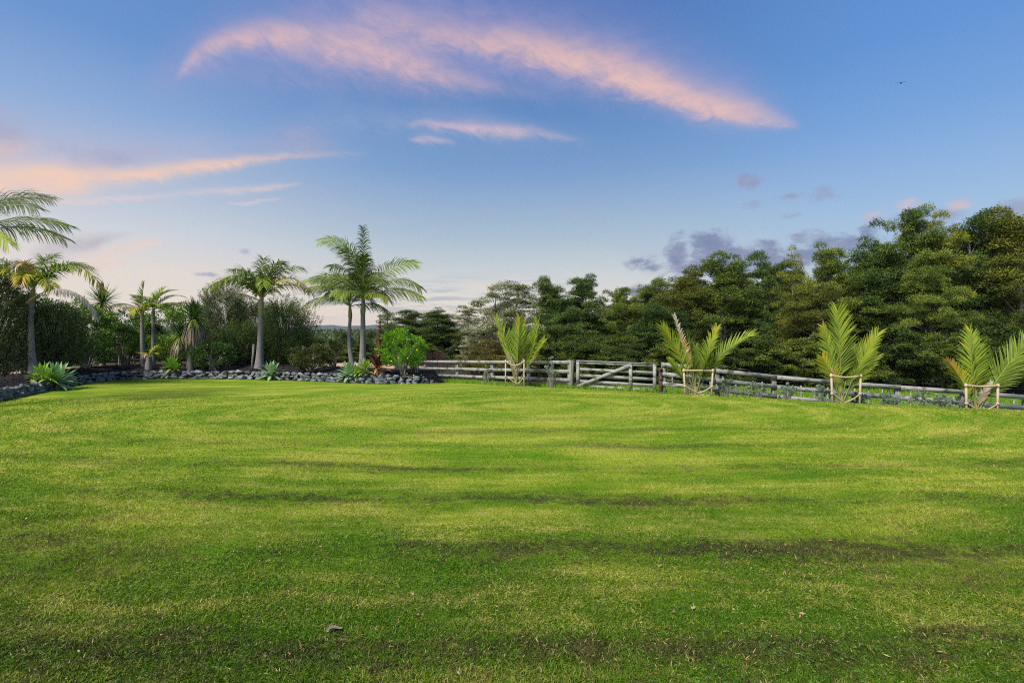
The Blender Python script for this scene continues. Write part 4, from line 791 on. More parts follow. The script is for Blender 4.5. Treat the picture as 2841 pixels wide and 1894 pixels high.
def shrub(name, label, xd, D, w_px, ytop, ybot, m_, n, L, W, seed, cat='shrub', group=None, lumps=40, lr=.3, trunk_n=12, r0=.04, depth=1.0, up=.35, zoff=0.0, inner=.55, flat=1.0, bottom=-.9, z=None):
    X = PX(xd, D); z = sz(X, D) if z is None else z; ztop = PZ(ytop, D); zbot = max(z + .02, PZ(ybot, D)) if ybot else z + .02
    rz_ = (ztop - zbot) / 2; rx = w_px / 2 / F * D; rg = np.random.default_rng(seed)
    root = empty(name, (X, D, z)); tag(root, label, cat, group)
    k_ = 1 / (1 + lr * .55)
    P, d, nr, LL, WW, val, cs = lump_crown(rg, (rx * k_, rx * depth * k_, rz_ * k_), n, L, W, lumps, lr, inner, up, zc=zbot - z + rz_, flat=flat, bottom=bottom)
    P[:, 2] = np.maximum(P[:, 2], .03)
    mb = MB(); leaves(mb, P, d, nr, LL, WW, val); mb.build('foliage', m_, root)
    mb = MB(); stems(mb, cs, rg, r0, trunk_n); mb.build('stem', M['bark'], root, smooth=True)
    return root
# fine-leaved manuka kind: upright wisps
def wispy(name, label, xd, D, w_px, ytop, m_, n_tw, seed, group=None, per=26, leaf=.11, lw=.022, tw=.55, zlow=0.05, vert=.9, depth=.9):
    X = PX(xd, D); z = sz(X, D); rg = np.random.default_rng(seed); Hh = PZ(ytop, D) - z; rx = w_px / 2 / F * D
    root = empty(name, (X, D, z)); tag(root, label, 'tree', group)
    u = rg.random(n_tw); th = rg.random(n_tw) * 6.28; hh = zlow + (1 - zlow) * rg.random(n_tw) ** .85
    env = np.sqrt(np.clip(1 - (np.abs(hh - .42) / .60) ** 2.2, 0.02, 1)) * (1 + .22 * np.sin(th * 3 + seed + hh * 5) + .18 * np.sin(th * 5 + hh * 14 + seed)) * rg.uniform(.85, 1.18, n_tw)
    rad = rx * env * (.35 + .65 * np.sqrt(u)); B = np.stack([np.cos(th) * rad * .92, np.sin(th) * rad * depth * .92, hh * (Hh - tw * .8)], -1)
    dd = norm(np.stack([np.cos(th) * .55, np.sin(th) * .55, vert + 0 * th], -1) + rg.normal(0, .22, (n_tw, 3)))
    LT_ = tw * rg.uniform(.6, 1.25, n_tw); tv = rg.normal(0, .12, n_tw)
    i = np.repeat(np.arange(n_tw), per); s_ = rg.random(n_tw * per)
    P = B[i] + dd[i] * (LT_[i] * s_)[:, None] + rg.normal(0, 1, (len(i), 3)) * (.075 * (1 - s_ * .75))[:, None]
    d = norm(dd[i] + rg.normal(0, .45, (len(i), 3))); mb = MB()
    leaves(mb, P, d, rg.normal(0, 1, (len(i), 3)), leaf * rg.uniform(.7, 1.4, len(i)), lw, np.clip(.30 + tv[i] + .15 * s_ + .08 + rg.normal(0, .12, len(i)), 0, 1)); mb.build('foliage', m_, root)
    mb = MB()
    for k in range(0, n_tw, max(1, n_tw // 60)):
        a = np.array([rg.normal(0, .12), rg.normal(0, .12), 0]); c = B[k]; m1 = a + (c - a) * .5 * np.array([.6, .6, 1.1]); tube(mb, [a, m1, c, c + dd[k] * LT_[k]], [.05, .03, .015, .004], 4, cap=False)
    mb.build('branches', M['darkwood'], root, smooth=True); return root
wispy('manuka_tree', 'dark fine-leaved bush filling the far left edge', -16, 18.4, 140, 622, M['manuka'], 1150, 11, tw=.7, per=26)
wispy('manuka_tree', 'dark fine-leaved bush just right of the far left palm trunk', 124, 19.9, 112, 690, M['manuka'], 720, 12, tw=.7, per=26)
wispy('manuka_tree', 'tall thin dark wispy tree behind the left fronds of the arching palm', 515, 26.4, 110, 655, M['manuka'], 1000, 13, tw=.8, vert=1.3)
wispy('manuka_tree', 'dark wispy tree directly behind the arching palm crown', 575, 27.0, 120, 690, M['manuka'], 1150, 14, tw=.7, vert=1.2)
wispy('manuka_tree', 'broad grey-green feathery tree right of the arching palm trunk', 655, 26.4, 116, 686, M['manuka_g'], 1150, 15, tw=.95, vert=1.5)
wispy('manuka_tree', 'small light green feathery bush low beside the broad feathery tree', 690, 24.9, 50, 762, M['manuka_g'], 420, 16, tw=.5, vert=1.2)
wispy('manuka_tree', 'low dark feathery bush left of the arching palm trunk', 548, 25.2, 90, 738, M['manuka_g'], 560, 17, tw=.6)
shrub('broadleaf_tree', 'bright green broadleaf tree behind the grey hanging frond', 192, 22.6, 125, 682, 835, M['bright'], 13000, .12, .055, 21, 'tree', lumps=80, lr=.24, up=.1)
shrub('broadleaf_tree', 'leafy green hedge tree behind the cabbage tree head', 408, 27.5, 165, 680, 835, M['bright'], 13000, .13, .06, 22, 'tree', lumps=70, lr=.24, up=.1)
shrub('broadleaf_tree', 'shaded leafy tree behind the twin small palms', 300, 27.5, 150, 706, 828, M['broad'], 12500, .13, .06, 23, 'tree', lumps=70, lr=.24)
shrub('broadleaf_tree', 'low yellow-green leafy bush under the twin small palms', 385, 25.6, 90, 775, 836, M['bright'], 3600, .10, .045, 24, 'shrub', lumps=46, lr=.22)
shrub('broadleaf_tree', 'dark leafy bush between the narrow cabbage tree and the twin small palms', 280, 25.4, 80, 738, 822, M['bright'], 5200, .10, .05, 26, 'shrub', lumps=50, lr=.24)
shrub('broadleaf_tree', 'leafy green tree behind the far left palm crown', 60, 26, 150, 660, 830, M['broad'], 7500, .13, .06, 25, 'tree', lumps=70, lr=.24)
shrub('round_shrub', 'dark glossy round shrub left of the twin small palms', 200, 21.9, 108, 786, 853, M['broad'], 6500, .085, .045, 31, lumps=60, lr=.24)
shrub('round_shrub', 'dark glossy shrub between the cabbage tree and the arching palm', 492, 23.3, 104, 783, 845, M['broad'], 6500, .085, .045, 32, lumps=60, lr=.24)
shrub('round_shrub', 'dense olive clipped shrub between the arching palm and the tallest palm', 716, 22.6, 112, 786, 856, M['olive'], 9000, .075, .042, 33, lumps=90, lr=.20)
shrub('round_shrub', 'thin grey-green shrub just left of the slimmer leaning palm', 765, 25.3, 62, 778, 842, M['olive'], 2200, .08, .03, 34, lumps=30, lr=.28)
shrub('red_shrub', 'dried reddish shrub behind the left end of the rail fence', 1000, 25.4, 76, 806, 880, M['redleaf'], 3600, .08, .025, 35, lumps=40, lr=.28)
shrub('round_shrub', 'thin dark shrub between the lemon tree trunk and the fence', 956, 21.6, 34, 818, 872, M['olive'], 900, .06, .022, 36, lumps=18, lr=.3)
# lemon tree
lt = shrub('lemon_tree', 'round bright green lemon tree at the right end of the bed', 925, 21.1, 114, 752, 852, M['lemonleaf'], 9500, .085, .042, 41, 'tree', lumps=110, lr=.19, up=.6, trunk_n=16, r0=.05, inner=.6, bottom=-.8)
rg = np.random.default_rng(5)
def lemon_mesh():
    bm = bmesh.new(); bmesh.ops.create_uvsphere(bm, u_segments=12, v_segments=8, radius=.030)
    for v_ in bm.verts: v_.co.x *= 1.25; v_.co.x += math.copysign(max(0, abs(v_.co.x) - .04) * .5, v_.co.x)
    me = bpy.data.meshes.new('lemon'); bm.to_mesh(me); bm.free(); me.materials.append(M['lemon'])
    me.polygons.foreach_set('use_smooth', [True] * len(me.polygons)); return me
lem = lemon_mesh()
for k in range(6):
    a = rg.uniform(3.3, 6.1); o = link('lemon', lem, lt, (1.0 * math.cos(a), 1.0 * math.sin(a) * .95, rg.uniform(.6, 1.2)))
for k, (xd, yd, D, lab) in enumerate(((929, 850, 20.85, 'fallen yellow lemon nearest the lemon tree trunk'), (935, 858, 20.6, 'fallen yellow lemon on the rocks under the lemon tree'), (950, 863, 20.55, 'fallen yellow lemon on the rocks, in the middle of three'), (968, 861, 20.9, 'fallen yellow lemon on the rocks furthest right'), (922, 884, 19.85, 'fallen yellow lemon on the lawn below the rock border'))):
    X = PX(xd, D); zz = PZ(yd, D); zz = max(sz(X, D) + .03, zz) if k else sz(X, D) + .04
    o = link('lemon', lem, None, (X, D, zz)); o.rotation_euler = (0, .2, k * 1.3); tag(o, lab, 'lemon', 'fallen lemons')
# grey-green young shrubs along the fence
gs = [(1265, 17.9, 30, 812, 'pale thin shrub at the left fence beside the gate post', .9), (1119, 20.6, 22, 835, 'tiny pale shrub at the foot of the left fence', .8), (1590, 15.7, 40, 836, 'grey-green young shrub behind the straps of the second staked palm', 1), (1666, 15.3, 46, 864, 'grey-green young shrub just right of the second staked palm', 1), (1741, 15.1, 44, 871, 'grey-green young shrub before the second right-fence post', 1),
      (1810, 15.0, 44, 876, 'grey-green young shrub with open spindly top, right of that fence post', 1), (1885, 14.8, 40, 880, 'narrow grey-green young shrub just left of the third staked palm', 1), (1975, 14.65, 44, 897, 'grey-green young shrub hidden behind the right stake of the third palm', 1),
      (2044, 14.45, 56, 903, 'wide grey-green young shrub right of the third staked palm', 1), (2113, 14.3, 46, 888, 'tall dense grey-green young shrub midway between third and fourth palms', 1), (2172, 14.15, 66, 903, 'widest blue-grey young shrub left of the fourth staked palm', 1), (2230, 14.1, 40, 910, 'grey-green young shrub behind the left stake of the fourth palm', 1)]
for k, (xd, D, wp_, yt, lab, sc_) in enumerate(gs):
    shrub('young_shrub', lab, xd, D, wp_, yt, None, M['greyleaf'], int(2400 * sc_ * (wp_ / 44) ** 1.3), .042, .021, 50 + k, group='young grey shrubs planted along the fence', lumps=26, lr=.17, trunk_n=26, r0=.008, up=.9, inner=.25, bottom=-.6)

# totara-like forest trees
def totara_parts(seed, Hh=10.0, Rr=3.2, base=.22, nl=34, leafn=15000, m_=None, padr=.62, top=1.0, L=.21, W=.052, sparse=0.0, nst=2, tr=.20):
    rg = np.random.default_rng(seed); tm = MB(); cm = MB(); pads = []
    sts = []
    for k in range(nst):
        a = rg.random() * 6.28; lean = rg.uniform(.03, .12) * (k > 0 or nst == 1) + .02; n_ = 7
        s_ = np.linspace(0, 1, n_); P = np.stack([np.cos(a) * lean * Hh * s_ + rg.normal(0, .06, n_) * s_ * 2, np.sin(a) * lean * Hh * s_ + rg.normal(0, .06, n_) * s_ * 2, -.3 + s_ * (Hh * .93 * (1 - .12 * k) + .3)], -1)
        tube(tm, P, tr * (1 - .12 * k) * (1.15 - s_ * 1.0) + .02, 8, cap=False); sts.append(P)
    for i in range(nl):
        t_ = base + (1 - base) * ((i + .5) / nl) ** .9; P = sts[i % nst]; a = i * 2.39996 + rg.normal(0, .3)
        b = np.array([np.interp(min(t_, .97) * .95, np.linspace(0, 1, 7), P[:, c]) for c in range(3)])
        prof = math.sin(math.pi * min(1, .18 + .72 * (t_ - base * .6) / (1 - base * .6))) ** .7 if base > .08 else math.sqrt(max(.05, 1 - (t_ * .98) ** 2.4))
        if base > .08: prof = max(prof, .66)
        Lb = Rr * prof * rg.uniform(.62, 1.12); el = math.radians(rg.uniform(8, 34) + 34 * (t_ > .85))
        d = np.array([math.cos(a) * math.cos(el), math.sin(a) * math.cos(el), math.sin(el)])
        m1 = b + d * Lb * .55 + np.array([0, 0, .05 * Lb]); e = m1 + norm(d * np.array([1, 1, .45]) + rg.normal(0, .15, 3)) * Lb * .5
        tube(tm, [b, m1, e], [.055 * tr / .16 * (1.3 - t_), .035 * (1.3 - t_) + .006, .008], 5, cap=False)
        for f_ in ((.5, .8, 1.0) if Lb > 1.2 else (.7, 1.0)):
            q = b + (m1 - b) * min(1, f_ / .55) + (e - m1) * max(0, (f_ - .55) / .45); sp_ = .42 * Lb * f_ * .6
            for _ in range(2 if f_ == .8 else 1):
                c = q + np.array([rg.normal(0, sp_), rg.normal(0, sp_), rg.normal(.05, .16)]); pads.append((c, padr * rg.choice((.5, .65, .8, .95, 1.1)) * rg.uniform(.9, 1.1)))
                if rg.random() < .5: tube(tm, [q, (q + c) / 2 + [0, 0, .05], c], [.018, .012, .004], 4, cap=False)
    c = np.array([q[0] for q in pads]); r_ = np.array([q[1] for q in pads]); c[:, 2] = np.maximum(c[:, 2], .3)
    pv = rg.normal(0, .14, len(pads)); wts = r_ ** 2; idx = rg.choice(len(pads), leafn, p=wts / wts.sum())
    th = rg.random(leafn) * 6.28; ph = np.radians(112 * rg.random(leafn) ** .72); lob = 1 + .22 * np.sin(th * 3 + idx) + .14 * np.sin(th * 5 + 2 * idx)
    sh = rg.uniform(.55, 1.12, leafn) + .07 * np.sin(th * 7 + ph * 9)
    o_ = np.stack([np.cos(th) * np.sin(ph), np.sin(th) * np.sin(ph), np.cos(ph)], -1)
    P = c[idx] + o_ * (r_[idx] * sh * lob)[:, None] * np.array([1, 1, .50])
    d = norm(np.stack([np.cos(th), np.sin(th), .15 + 0 * th], -1) + rg.normal(0, .55, (leafn, 3))); nr = o_ * np.array([.8, .8, 1]) + np.array([0, 0, .35]) + rg.normal(0, .45, (leafn, 3))
    val = np.clip(.36 + pv[idx] + .10 * np.cos(ph) + .15 * rg.random(leafn) + rg.normal(0, .10, leafn), 0, 1)  # leaves on pad tops coloured lighter, imitating light from above
    leaves(cm, P, d, nr, L * rg.uniform(.6, 1.2, leafn), W * rg.uniform(.7, 1.3, leafn), val)
    return tm, cm
def tree_proto(name, seed, mats=None, **kw):
    tm, cm = totara_parts(seed, **kw); root = empty(name, (0, 0, -500)); tm.build('trunk', M['bark'], root, smooth=True); cm.build('crown', mats or M['totara'], root); root['_H'] = kw.get('Hh', 10.0); root['_R'] = kw.get('Rr', 3.2); return root
protos = {}
for k in range(6): protos['T%d' % k] = tree_proto('totara_tree', 100 + k, Hh=10, Rr=3.0 + .25 * (k % 3), base=(.38, .30, .44, .34, .40, .28)[k], nl=(40, 44, 38, 42, 39, 44)[k], leafn=66000, padr=.80)
protos['Y'] = tree_proto('totara_tree', 120, M['totara_y'], Hh=10, Rr=2.6, base=.3, nl=32, leafn=30000, padr=.72)
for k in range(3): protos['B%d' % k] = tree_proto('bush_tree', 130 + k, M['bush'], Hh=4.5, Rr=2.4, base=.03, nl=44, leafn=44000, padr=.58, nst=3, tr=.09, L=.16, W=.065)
protos['O'] = tree_proto('bush_tree', 140, M['totara_b'], Hh=3.6, Rr=2.3, base=.03, nl=40, leafn=26000, padr=.52, nst=3, tr=.08, L=.15, W=.06)
protos['S'] = tree_proto('silver_tree', 150, M['silver'], Hh=8, Rr=3.4, base=.10, nl=50, leafn=46000, padr=.62, nst=3, tr=.13, L=.17, W=.075)
protos['P'] = tree_proto('pine_tree', 160, Hh=11, Rr=1.5, base=.3, nl=30, leafn=14000, padr=.62, nst=1, tr=.14)
used = set(); trr = random.Random(5)
def put_tree(key, label, xd, D, ytop, wid, cat='tree', group='trees of the bush behind the fence', rz=None, z=None):
    """wid: crown width in view px"""
    p = protos[key]; X = PX(xd, D); z = float(hz(X, D)[0]) if z is None else z
    o = p if key not in used else copy_tree(p); used.add(key)
    Hh = PZ(ytop, D) - z; sh = Hh / (p['_H'] * (.945 if key[0] in 'TY' else 1.0)); sw = (wid / F * D) / (2 * p['_R'] * 1.05)
    o.location = (X, D, z); o.scale = (sw, sw, sh); o.rotation_euler = (0, 0, trr.uniform(0, 6.28) if rz is None else rz); tag(o, label, cat, group); return o
FT = [ # key, x, D, ytop, width, label
 ('T0', 2345, 27.5, 505, 190, 'tallest dark tree of the bush at the right edge of the picture'),
 ('T1', 2225, 28.5, 522, 150, 'tall tree of the bush second from the right edge, above the fourth staked palm'),
 ('Y', 2170, 27.2, 516, 120, 'tall golden-green tree in the bush above and left of the fourth staked palm'),
 ('T2', 2085, 28.0, 526, 150, 'tall open-crowned tree left of the golden-green tree'),
 ('T3', 2000, 29.0, 575, 150, 'dark spreading tree where the bush skyline steps up to the right'),
 ('T4', 1905, 29.5, 596, 130, 'dark tree of the bush rising above the third staked palm'),
 ('Y', 1828, 28.5, 606, 80, 'narrow golden-topped tree in the bush between second and third staked palms'),
 ('T5', 1752, 30, 614, 130, 'rounded dark tree behind the right side of the second staked palm'),
 ('T0', 1655, 31, 608, 150, 'large dark domed tree directly above the second staked palm'),
 ('T3', 1570, 32, 636, 120, 'dark tree standing above the right end of the gate'),
 ('T1', 1495, 33, 656, 120, 'dark tree standing above the gate brace'),
 ('T2', 1425, 34, 682, 100, 'lower dark tree in the skyline dip above the gate'),
 ('T4', 1340, 35, 656, 120, 'broad dark tree behind the left gate post'),
 ('T5', 1262, 36, 660, 110, 'dark tree right of the first staked palm'),
 ('P', 1168, 46, 640, 90, 'dark pine-like tree peeking up behind the silvery tree'),
 ('S', 1143, 30.5, 668, 160, 'silvery pale-leaved tree behind the first staked palm'),
 ('S', 1085, 31, 772, 66, 'low pale silvery bush at the left foot of the silvery tree'),
 ('P', 1078, 44, 702, 60, 'slim dark tree just left of the silvery tree'),
 ('T3', 1015, 46, 722, 110, 'flat-topped tree above the left end of the rail fence'),
 ('P', 996, 48, 712, 50, 'slim pointed tree above the flat-topped one near the fence end'),
 ('T2', 940, 48, 726, 100, 'flat-topped tree rising behind the lemon tree'),
 ('P', 898, 50, 712, 50, 'thin tufted pine-like tree left of the lemon tree top'),
 ('B0', 1240, 28.5, 756, 110, 'rounded low bush tree right of the first staked palm, behind the fence'),
 ('O', 1160, 26.5, 782, 150, 'rusty olive low bush behind the fence at the first staked palm'),
 ('O', 1095, 28.5, 800, 90, 'small rusty low bush behind the left fence rails'),
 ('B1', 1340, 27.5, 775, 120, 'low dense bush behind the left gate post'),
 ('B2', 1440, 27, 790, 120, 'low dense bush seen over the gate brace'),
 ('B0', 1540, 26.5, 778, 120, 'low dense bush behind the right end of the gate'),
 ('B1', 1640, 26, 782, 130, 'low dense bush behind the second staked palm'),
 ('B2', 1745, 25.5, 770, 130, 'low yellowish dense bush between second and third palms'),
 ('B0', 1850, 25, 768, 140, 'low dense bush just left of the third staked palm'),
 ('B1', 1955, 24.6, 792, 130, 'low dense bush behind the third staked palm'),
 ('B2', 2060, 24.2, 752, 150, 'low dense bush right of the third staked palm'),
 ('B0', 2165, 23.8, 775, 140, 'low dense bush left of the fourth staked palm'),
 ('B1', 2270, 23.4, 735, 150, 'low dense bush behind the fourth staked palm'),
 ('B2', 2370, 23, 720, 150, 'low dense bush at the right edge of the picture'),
 ('T2', 2140, 26, 640, 140, 'mid-height tree under the golden-green tree'),
 ('T1', 1880, 27, 672, 140, 'mid-height tree above and left of the third staked palm'),
 ('T0', 1530, 29, 712, 130, 'mid-height tree over the right half of the gate'),
 ('T1', 1300, 31.5, 716, 110, 'mid-height tree over the fence just left of the gate')]
for a in FT: put_tree(a[0], a[5], a[1], a[2], a[3], a[4])
for k in range(18):   # deep rows that close the bush
    xd = 1290 + k * 64; sky = np.interp(xd, [1290, 1420, 1500, 1650, 1800, 2000, 2100, 2300, 2500], [665, 690, 665, 620, 620, 600, 545, 505, 490])
    put_tree('T%d' % (k % 6), 'dark tree deep inside the bush, mostly hidden behind the front trees', xd, 36 + (k % 3) * 3, sky + (26 if xd < 1850 else 44) + 20 * (k % 2), 150)
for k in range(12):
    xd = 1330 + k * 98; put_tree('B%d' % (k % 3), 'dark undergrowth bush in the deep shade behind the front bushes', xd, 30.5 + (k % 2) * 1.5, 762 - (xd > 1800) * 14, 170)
# valley trees in the middle distance
VT = [(730, 60, 768, 80), (790, 66, 764, 80), (850, 62, 762, 70), (760, 52, 782, 80), (838, 50, 780, 80), (905, 54, 770, 90), (960, 52, 762, 80), (1030, 50, 758, 90), (700, 56, 790, 70), (885, 46, 792, 70), (980, 44, 790, 80), (1060, 42, 786, 80), (800, 46, 800, 80), (1110, 52, 740, 70), (940, 42, 800, 70)]
VL = ['round valley tree below the distant hills, left of the slim palm trunk', 'round valley tree seen between hills and the clipped shrub', 'round valley tree just right of the tallest palm trunk', 'nearer round tree above the olive clipped shrub', 'nearer round tree behind the two tall palm trunks', 'mid-distance tree left of the lemon tree',
      'mid-distance tree behind the lemon tree crown', 'mid-distance tree over the left end of the rail fence', 'leftmost round valley tree beside the feathery tree', 'low near tree behind the bromeliad spike', 'low near tree right of the lemon tree', 'low near tree behind the left fence, right of the red shrub', 'low near tree behind the olive shrub and palm trunks', 'mid-distance tree behind the silvery tree', 'low near tree hidden behind the lemon tree']
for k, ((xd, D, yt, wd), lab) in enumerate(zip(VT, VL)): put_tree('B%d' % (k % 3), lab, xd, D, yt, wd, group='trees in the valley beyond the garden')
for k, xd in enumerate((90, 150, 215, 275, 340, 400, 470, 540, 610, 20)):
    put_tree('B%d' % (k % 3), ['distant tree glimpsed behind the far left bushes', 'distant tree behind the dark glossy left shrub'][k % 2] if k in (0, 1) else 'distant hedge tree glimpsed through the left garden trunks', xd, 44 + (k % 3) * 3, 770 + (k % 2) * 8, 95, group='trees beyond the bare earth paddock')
# far-off wood
n = 15000; az = rng.uniform(-36, 6, n); r = rng.uniform(170, 620, n); top = 1.75 - 2.2 + 2.6 * np.sin(az * 1.7) + 1.6 * np.sin(az * 5.1)
P = np.stack([r * np.sin(np.radians(az)), r * np.cos(np.radians(az)), 0 * r], -1); hgt_ = (5.2 + 1.6 * np.sin(az * 9 + r * .03) + rng.normal(0, .7, n)) * rng.random(n) ** .35
P[:, 2] = -10 + hgt_ + (r - 170) / 450 * 3.5
mb = MB(); leaves(mb, P, rng.normal(0, 1, (n, 3)) + [0, 0, .8], rng.normal(0, .6, (n, 3)) + [0, -.5, .8], r * .0085, r * .005, np.clip(.3 + .25 * np.sin(az * 7) + rng.normal(0, .15, n), 0, 1))
tag(mb.build('distant_forest', M['far']), 'far-off dark wood in the valley below the hills', 'forest', kind='stuff')

# ------------------------------------------------------------------ staked nikau palms
def nikau(xd, D, z, tips, label, seed, stakes, straps):
    X = PX(xd, D); z = sz(X, D); root = empty('young_palm', (X, D, z)); tag(root, label, 'palm', 'young staked palms along the fence')
    rg = np.random.default_rng(seed)
    for (dx, h_, b, va, tv, dep, kw) in tips:
        hor = math.hypot(dx, dep); phi = math.degrees(math.atan2(h_, hor)); az = math.degrees(math.atan2(dep, dx)); L = math.hypot(h_, hor) * (1 + (b / 57.3) ** 2 / 6)
        k = dict(nl=32, ll=.62, lw=.031, gdr=.45, v=32, start=.34, a0=50, a1=24, rad=.020, taper=.5, pw=1.0); va, tv = (va, tv) if va < .4 else (va + .07, tv + .08); k['tipval'] = tv; k['roll'] = float(rg.uniform(25, 65)) * (0 if abs(dep) > .22 and abs(dx) < .4 else 1); k.update(kw)
        frond(root, (dx * .02, dep * .03, 0), az, phi + b, 2 * b, L, va, seed=int(rg.integers(1 << 30)), **k)
    mb = MB(); tube(mb, [(0, 0, -.05), (0, 0, .12), (.0, 0, .30)], [.07, .06, .04], 8); mb.build('stem', M['rachis'], root)
    sroot = empty('stake_support', (X, D, z)); tag(sroot, 'pale timber stakes and tan straps holding ' + stakes[4], 'plant support', 'stake supports around the young palms')
    (xl, xr, hh, lean) = stakes[:4]; l0 = np.array([xl, -.18, -.15]); l1 = np.array([xl - lean, -.18, hh]); r0_ = np.array([xr, -.22, -.15]); r1_ = np.array([xr + lean, -.22, hh])
    so = []
    for a, b_ in ((l0, l1), (r0_, r1_)):
        mb = MB(); beam(mb, a, b_, .044, .044, up=(0, 1, 0)); so.append(mb.build('stake', M['stake'], sroot))
    def at(a, b_, u): return a + (b_ - a) * u
    def strap(p, q, sag, back=0.0):
        mb = MB(); s_ = np.linspace(0, 1, 7); Pq = p[None] + (q - p)[None] * s_[:, None]; Pq[:, 2] -= sag * np.sin(s_ * math.pi); Pq[:, 1] += back * np.sin(s_ * math.pi)
        V = []
        for pt in Pq: V += [pt + [0, 0, .024], pt - [0, 0, .024], pt + [0, .008, -.024], pt + [0, .008, .024]]
        f = []
        for i in range(6):
            a = i * 4; b2 = a + 4; f += [(a, a + 1, b2 + 1, b2), (a + 1, a + 2, b2 + 2, b2 + 1), (a + 2, a + 3, b2 + 3, b2 + 2), (a + 3, a, b2, b2 + 3)]
        mb.add(V, f); mb.build('strap', M['strap'], sroot)
    e = np.array([0, -.034, 0])
    strap(at(l0, l1, .95) + e, at(r0_, r1_, .95) + e, straps[0]); strap(at(l0, l1, .93) + e * -1, at(r0_, r1_, .93) + e * -1, straps[0] * .6 + .03, .3)
    c = np.array([.03, -.09, .10])
    strap(at(l0, l1, .48) + e, c, .0); strap(at(r0_, r1_, .48) + e, c + [0, -.012, 0], .03)
    for u in (.93, .47):   # knots wrapped round the stakes
        for st_, (a, b_) in zip(so, ((l0, l1), (r0_, r1_))):
            mb = MB(); q = at(a, b_, u); box(mb, q, (.034, 0, 0), (0, .034, 0), (0, 0, .03)); mb.build('knot', M['strap'], st_)
nikau(1186, 18, 0, [(-.73, 2.5, 8, .56, .46, -.1, {}), (.80, 2.42, -9, .62, .5, .1, {}), (.12, 2.52, 4, .6, .34, -.5, {}), (.25, 2.3, 4, .62, .4, .4, {}), (-.66, 1.95, 7, .55, .40, .2, dict(ll=.45)), (1.0, 1.72, 8, .50, .40, 0, dict(ll=.45)), (-.2, 2.0, 5, .7, .6, .5, {}), (.4, 1.9, 5, .7, .6, .3, {}), (-.3, 1.2, 12, .1, .05, -.1, dict(ll=.25, nl=20)), (.25, 1.0, 14, .1, .05, -.1, dict(ll=.25, nl=20))],
      'first staked young palm, upright green fronds in front of the left fence', 1, (-.40, .28, 1.02, .0, 'the first young palm, left of the gate'), (.16, 0))
nikau(1598, 15, 0, [(-1.12, 2.12, 10, .5, .45, -.35, dict(ll=.6)), (-.62, 2.5, 6, .22, .03, .1, dict(ll=.24, gdr=.9)), (-.2, 2.0, 4, .66, .55, .2, dict(ll=.5)), (.63, 2.1, 6, .60, .36, 0, dict(ll=.45)), (1.70, 1.9, 24, .60, .5, -.1, dict(ll=.6, pw=1.1)), (.9, 1.3, 14, .66, .5, .1, dict(ll=.42)), (-.82, 1.15, 4, .66, .5, -.1, dict(ll=.3)), (.1, 1.5, 5, .7, .6, .3, dict(ll=.45)), (.4, 1.5, 8, .7, .5, -.3, dict(ll=.4))],
      'second staked young palm, spreading fronds with brown withered tips, right of the gate', 2, (-.38, .38, .86, .06, 'the second young palm, right of the gate'), (.0, 0))
nikau(1933, 14.2, 0, [(-.28, 2.72, 5, .60, .5, -.25, dict(ll=.8, nl=38, lw=.036)), (-.70, 2.3, 6, .54, .42, -.25, dict(ll=.45)), (.88, 2.1, 7, .58, .4, -.2, dict(ll=.6)), (.98, 1.42, 10, .60, .38, 0, dict(ll=.45)), (-.6, 1.4, 8, .58, .3, -.1, dict(ll=.5)), (.25, 2.05, 5, .66, .6, .3, dict(ll=.6)), (.5, 1.6, 8, .7, .6, .2, dict(ll=.5)), (-.3, 1.6, 8, .7, .5, .3, dict(ll=.5)), (-.35, 1.0, 12, .5, .1, -.1, dict(ll=.3, nl=20))],
      'third staked young palm, with the broadest upright bright frond', 3, (-.38, .36, .96, .045, 'the third young palm, with the broad bright frond'), (.05, 0))
nikau(2241, 13.5, 0, [(-.30, 2.34, -5, .56, .45, -.15, dict(ll=.52, lw=.036)), (.15, 2.2, 6, .56, .48, .25, dict(ll=.5)), (-.76, 1.5, 14, .5, .12, 0, dict(ll=.42)), (1.35, 2.15, 8, .62, .55, -.15, dict(ll=.75, nl=38, lw=.034)), (1.3, 1.5, 8, .62, .4, .1, dict(ll=.5)), (.95, 1.3, 6, .62, .4, .2, dict(ll=.5)), (.4, 1.9, 5, .7, .6, .3, dict(ll=.6)), (.35, 1.4, 5, .7, .6, .4, dict(ll=.5)), (-.2, 1.3, 6, .68, .6, .3, dict(ll=.45)), (.3, .9, 10, .1, .05, -.1, dict(ll=.2, nl=16))],
      'fourth staked young palm at the right, fronds reaching the picture edge', 4, (-.42, .38, .90, .02, 'the fourth young palm, at the right edge'), (.03, 0))
M['tan'] = foliage('tan_chip', (0.20, 0.13, 0.07), (0.38, 0.27, 0.16), (0.60, 0.46, 0.30))
nc = 1700; cc = np.array([(PX(x, d), d - .05) for x, d in ((1186, 18), (1604, 15), (1941, 14.2), (2252, 13.5))])[rng.integers(0, 4, nc)] + rng.normal(0, 1, (nc, 2)) * [.26, .14]
mb = MB(); leaves(mb, np.c_[cc, hz(cc[:, 0], cc[:, 1]) + rng.uniform(.02, .05, nc)], rng.normal(0, 1, (nc, 3)) * [1, 1, .2], rng.normal(0, .4, (nc, 3)) + [0, 0, 1], rng.uniform(.03, .08, nc), rng.uniform(.015, .035, nc), rng.random(nc))
tag(mb.build('wood_chips', M['tan']), 'tan wood chips and soil round the feet of the young palms', 'mulch', kind='stuff')
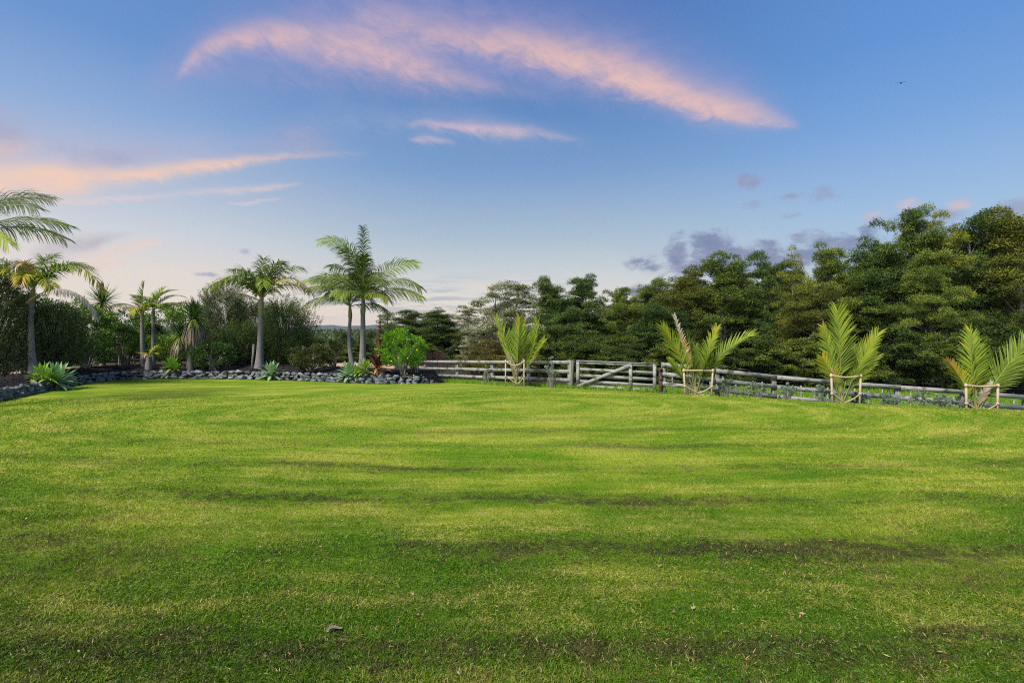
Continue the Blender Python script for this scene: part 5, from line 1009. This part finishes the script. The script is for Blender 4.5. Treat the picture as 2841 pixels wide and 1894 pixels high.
# pale stones round the second palm, dead leaf on the lawn, bird
for k in range(16):
    a = k * .39 + .1; X, Y = PX(1604, 15) + math.cos(a) * rr_.uniform(.15, .42), 14.92 + math.sin(a) * rr_.uniform(.08, .3)
    o = bpy.data.objects.new('pebble', rocks[k % 14].copy() if k < 4 else bpy.data.objects['pebble'].data); COL.objects.link(o)
    if k == 0: o.data.materials.clear(); o.data.materials.append(M['stone'])
    o.location = (X, Y, sz(X, Y) + .03); o.scale = (.28, .28, .28); o.rotation_euler = (k, k * 2, k * 3)
    if o.data.materials[0] != M['stone']: o.data = bpy.data.objects['pebble'].data
    tag(o, 'pale stone lying round the foot of the second staked palm', 'stone', 'pale stones round the second young palm')
D = 1.75 * F / (1447 - HY); X = PX(768, D); mb = MB(); Sg = 7
V = []; s_ = np.linspace(0, 1, Sg)
for q in s_:
    wd = .024 * math.sin(math.pi * min(1, .12 + q * .88)) * (1 - .35 * math.sin(q * 6)); c = np.array([(q - .5) * .15, .02 * math.sin(q * 5), .012 + .016 * math.sin(q * 4)])
    V += [c + [0, wd, .014], c, c + [0, -wd, .010]]
f = [(i * 3 + j, i * 3 + j + 1, i * 3 + j + 4, i * 3 + j + 3) for i in range(Sg - 1) for j in (0, 1)]
o = mb.add(V, f).build('dead_leaf', M['brownleaf'], loc=(X, D, sz(X, D) + .03)); o.rotation_euler = (0, 0, .7); o.scale = (.6, .8, .45); tag(o, 'curled grey-brown dead leaf lying on the near lawn', 'leaf')
# bird
sk = [(-.16, 0, 0), (-.06, 0, .01), (.05, 0, .02), (.13, 0, .035), (.19, 0, .03)]
mb = MB(); tube(mb, sk, [.012, .04, .048, .034, .008], 10); bird = mb.build('bird', M['bird'], smooth=True)
mbw = MB()
for sgn in (-1, 1):
    Pw = np.array([[.08, 0, .03], [.05, sgn * .16, .10], [-.01, sgn * .34, .06]]); Wd = np.array([.12, .10, .01])
    V = []
    for p_, w_ in zip(Pw, Wd): V += [p_ + [w_ / 2, 0, 0], p_ - [w_ / 2, 0, 0], p_ - [w_ / 2, 0, -.008], p_ + [w_ / 2, 0, .008]]
    mbw.add(V, [(0, 1, 5, 4), (1, 2, 6, 5), (2, 3, 7, 6), (3, 0, 4, 7), (4, 5, 9, 8), (5, 6, 10, 9), (6, 7, 11, 10), (7, 4, 8, 11)])
mbw.build('wings', M['bird'], bird)
bird.location = (PX(2069, 34), 34, PZ(192, 34)); bird.rotation_euler = (.3, -.3, .6); tag(bird, 'small dark bird flying in the blue sky at upper right', 'bird')
for p in list(protos.values()):
    for k_ in ('_H', '_R'):
        if k_ in p: del p[k_]
for o in COL.objects:
    for k_ in ('_H', '_R'):
        if k_ in o: del o[k_]
# ------------------------------------------------------------------ haze
HAZE = 0.00010
hb = MB(); box(hb, (0, 0, 18), (3800, 0, 0), (0, 3800, 0), (0, 0, 42)); 
hm = bpy.data.materials.new('haze_air'); hm.use_nodes = True; hm.node_tree.nodes.clear(); t = NT(hm.node_tree)
pv = t.new('ShaderNodeVolumePrincipled'); pv.inputs['Density'].default_value = HAZE; pv.inputs['Color'].default_value = (.85, .9, 1, 1); pv.inputs['Anisotropy'].default_value = 0.0
t.l.new(pv.outputs[0], t.new('ShaderNodeOutputMaterial').inputs['Volume'])
import os
if not os.environ.get('NOHAZE'):
    tag(hb.build('haze', hm), 'thin evening haze over the valley and hills', 'haze', kind='stuff')
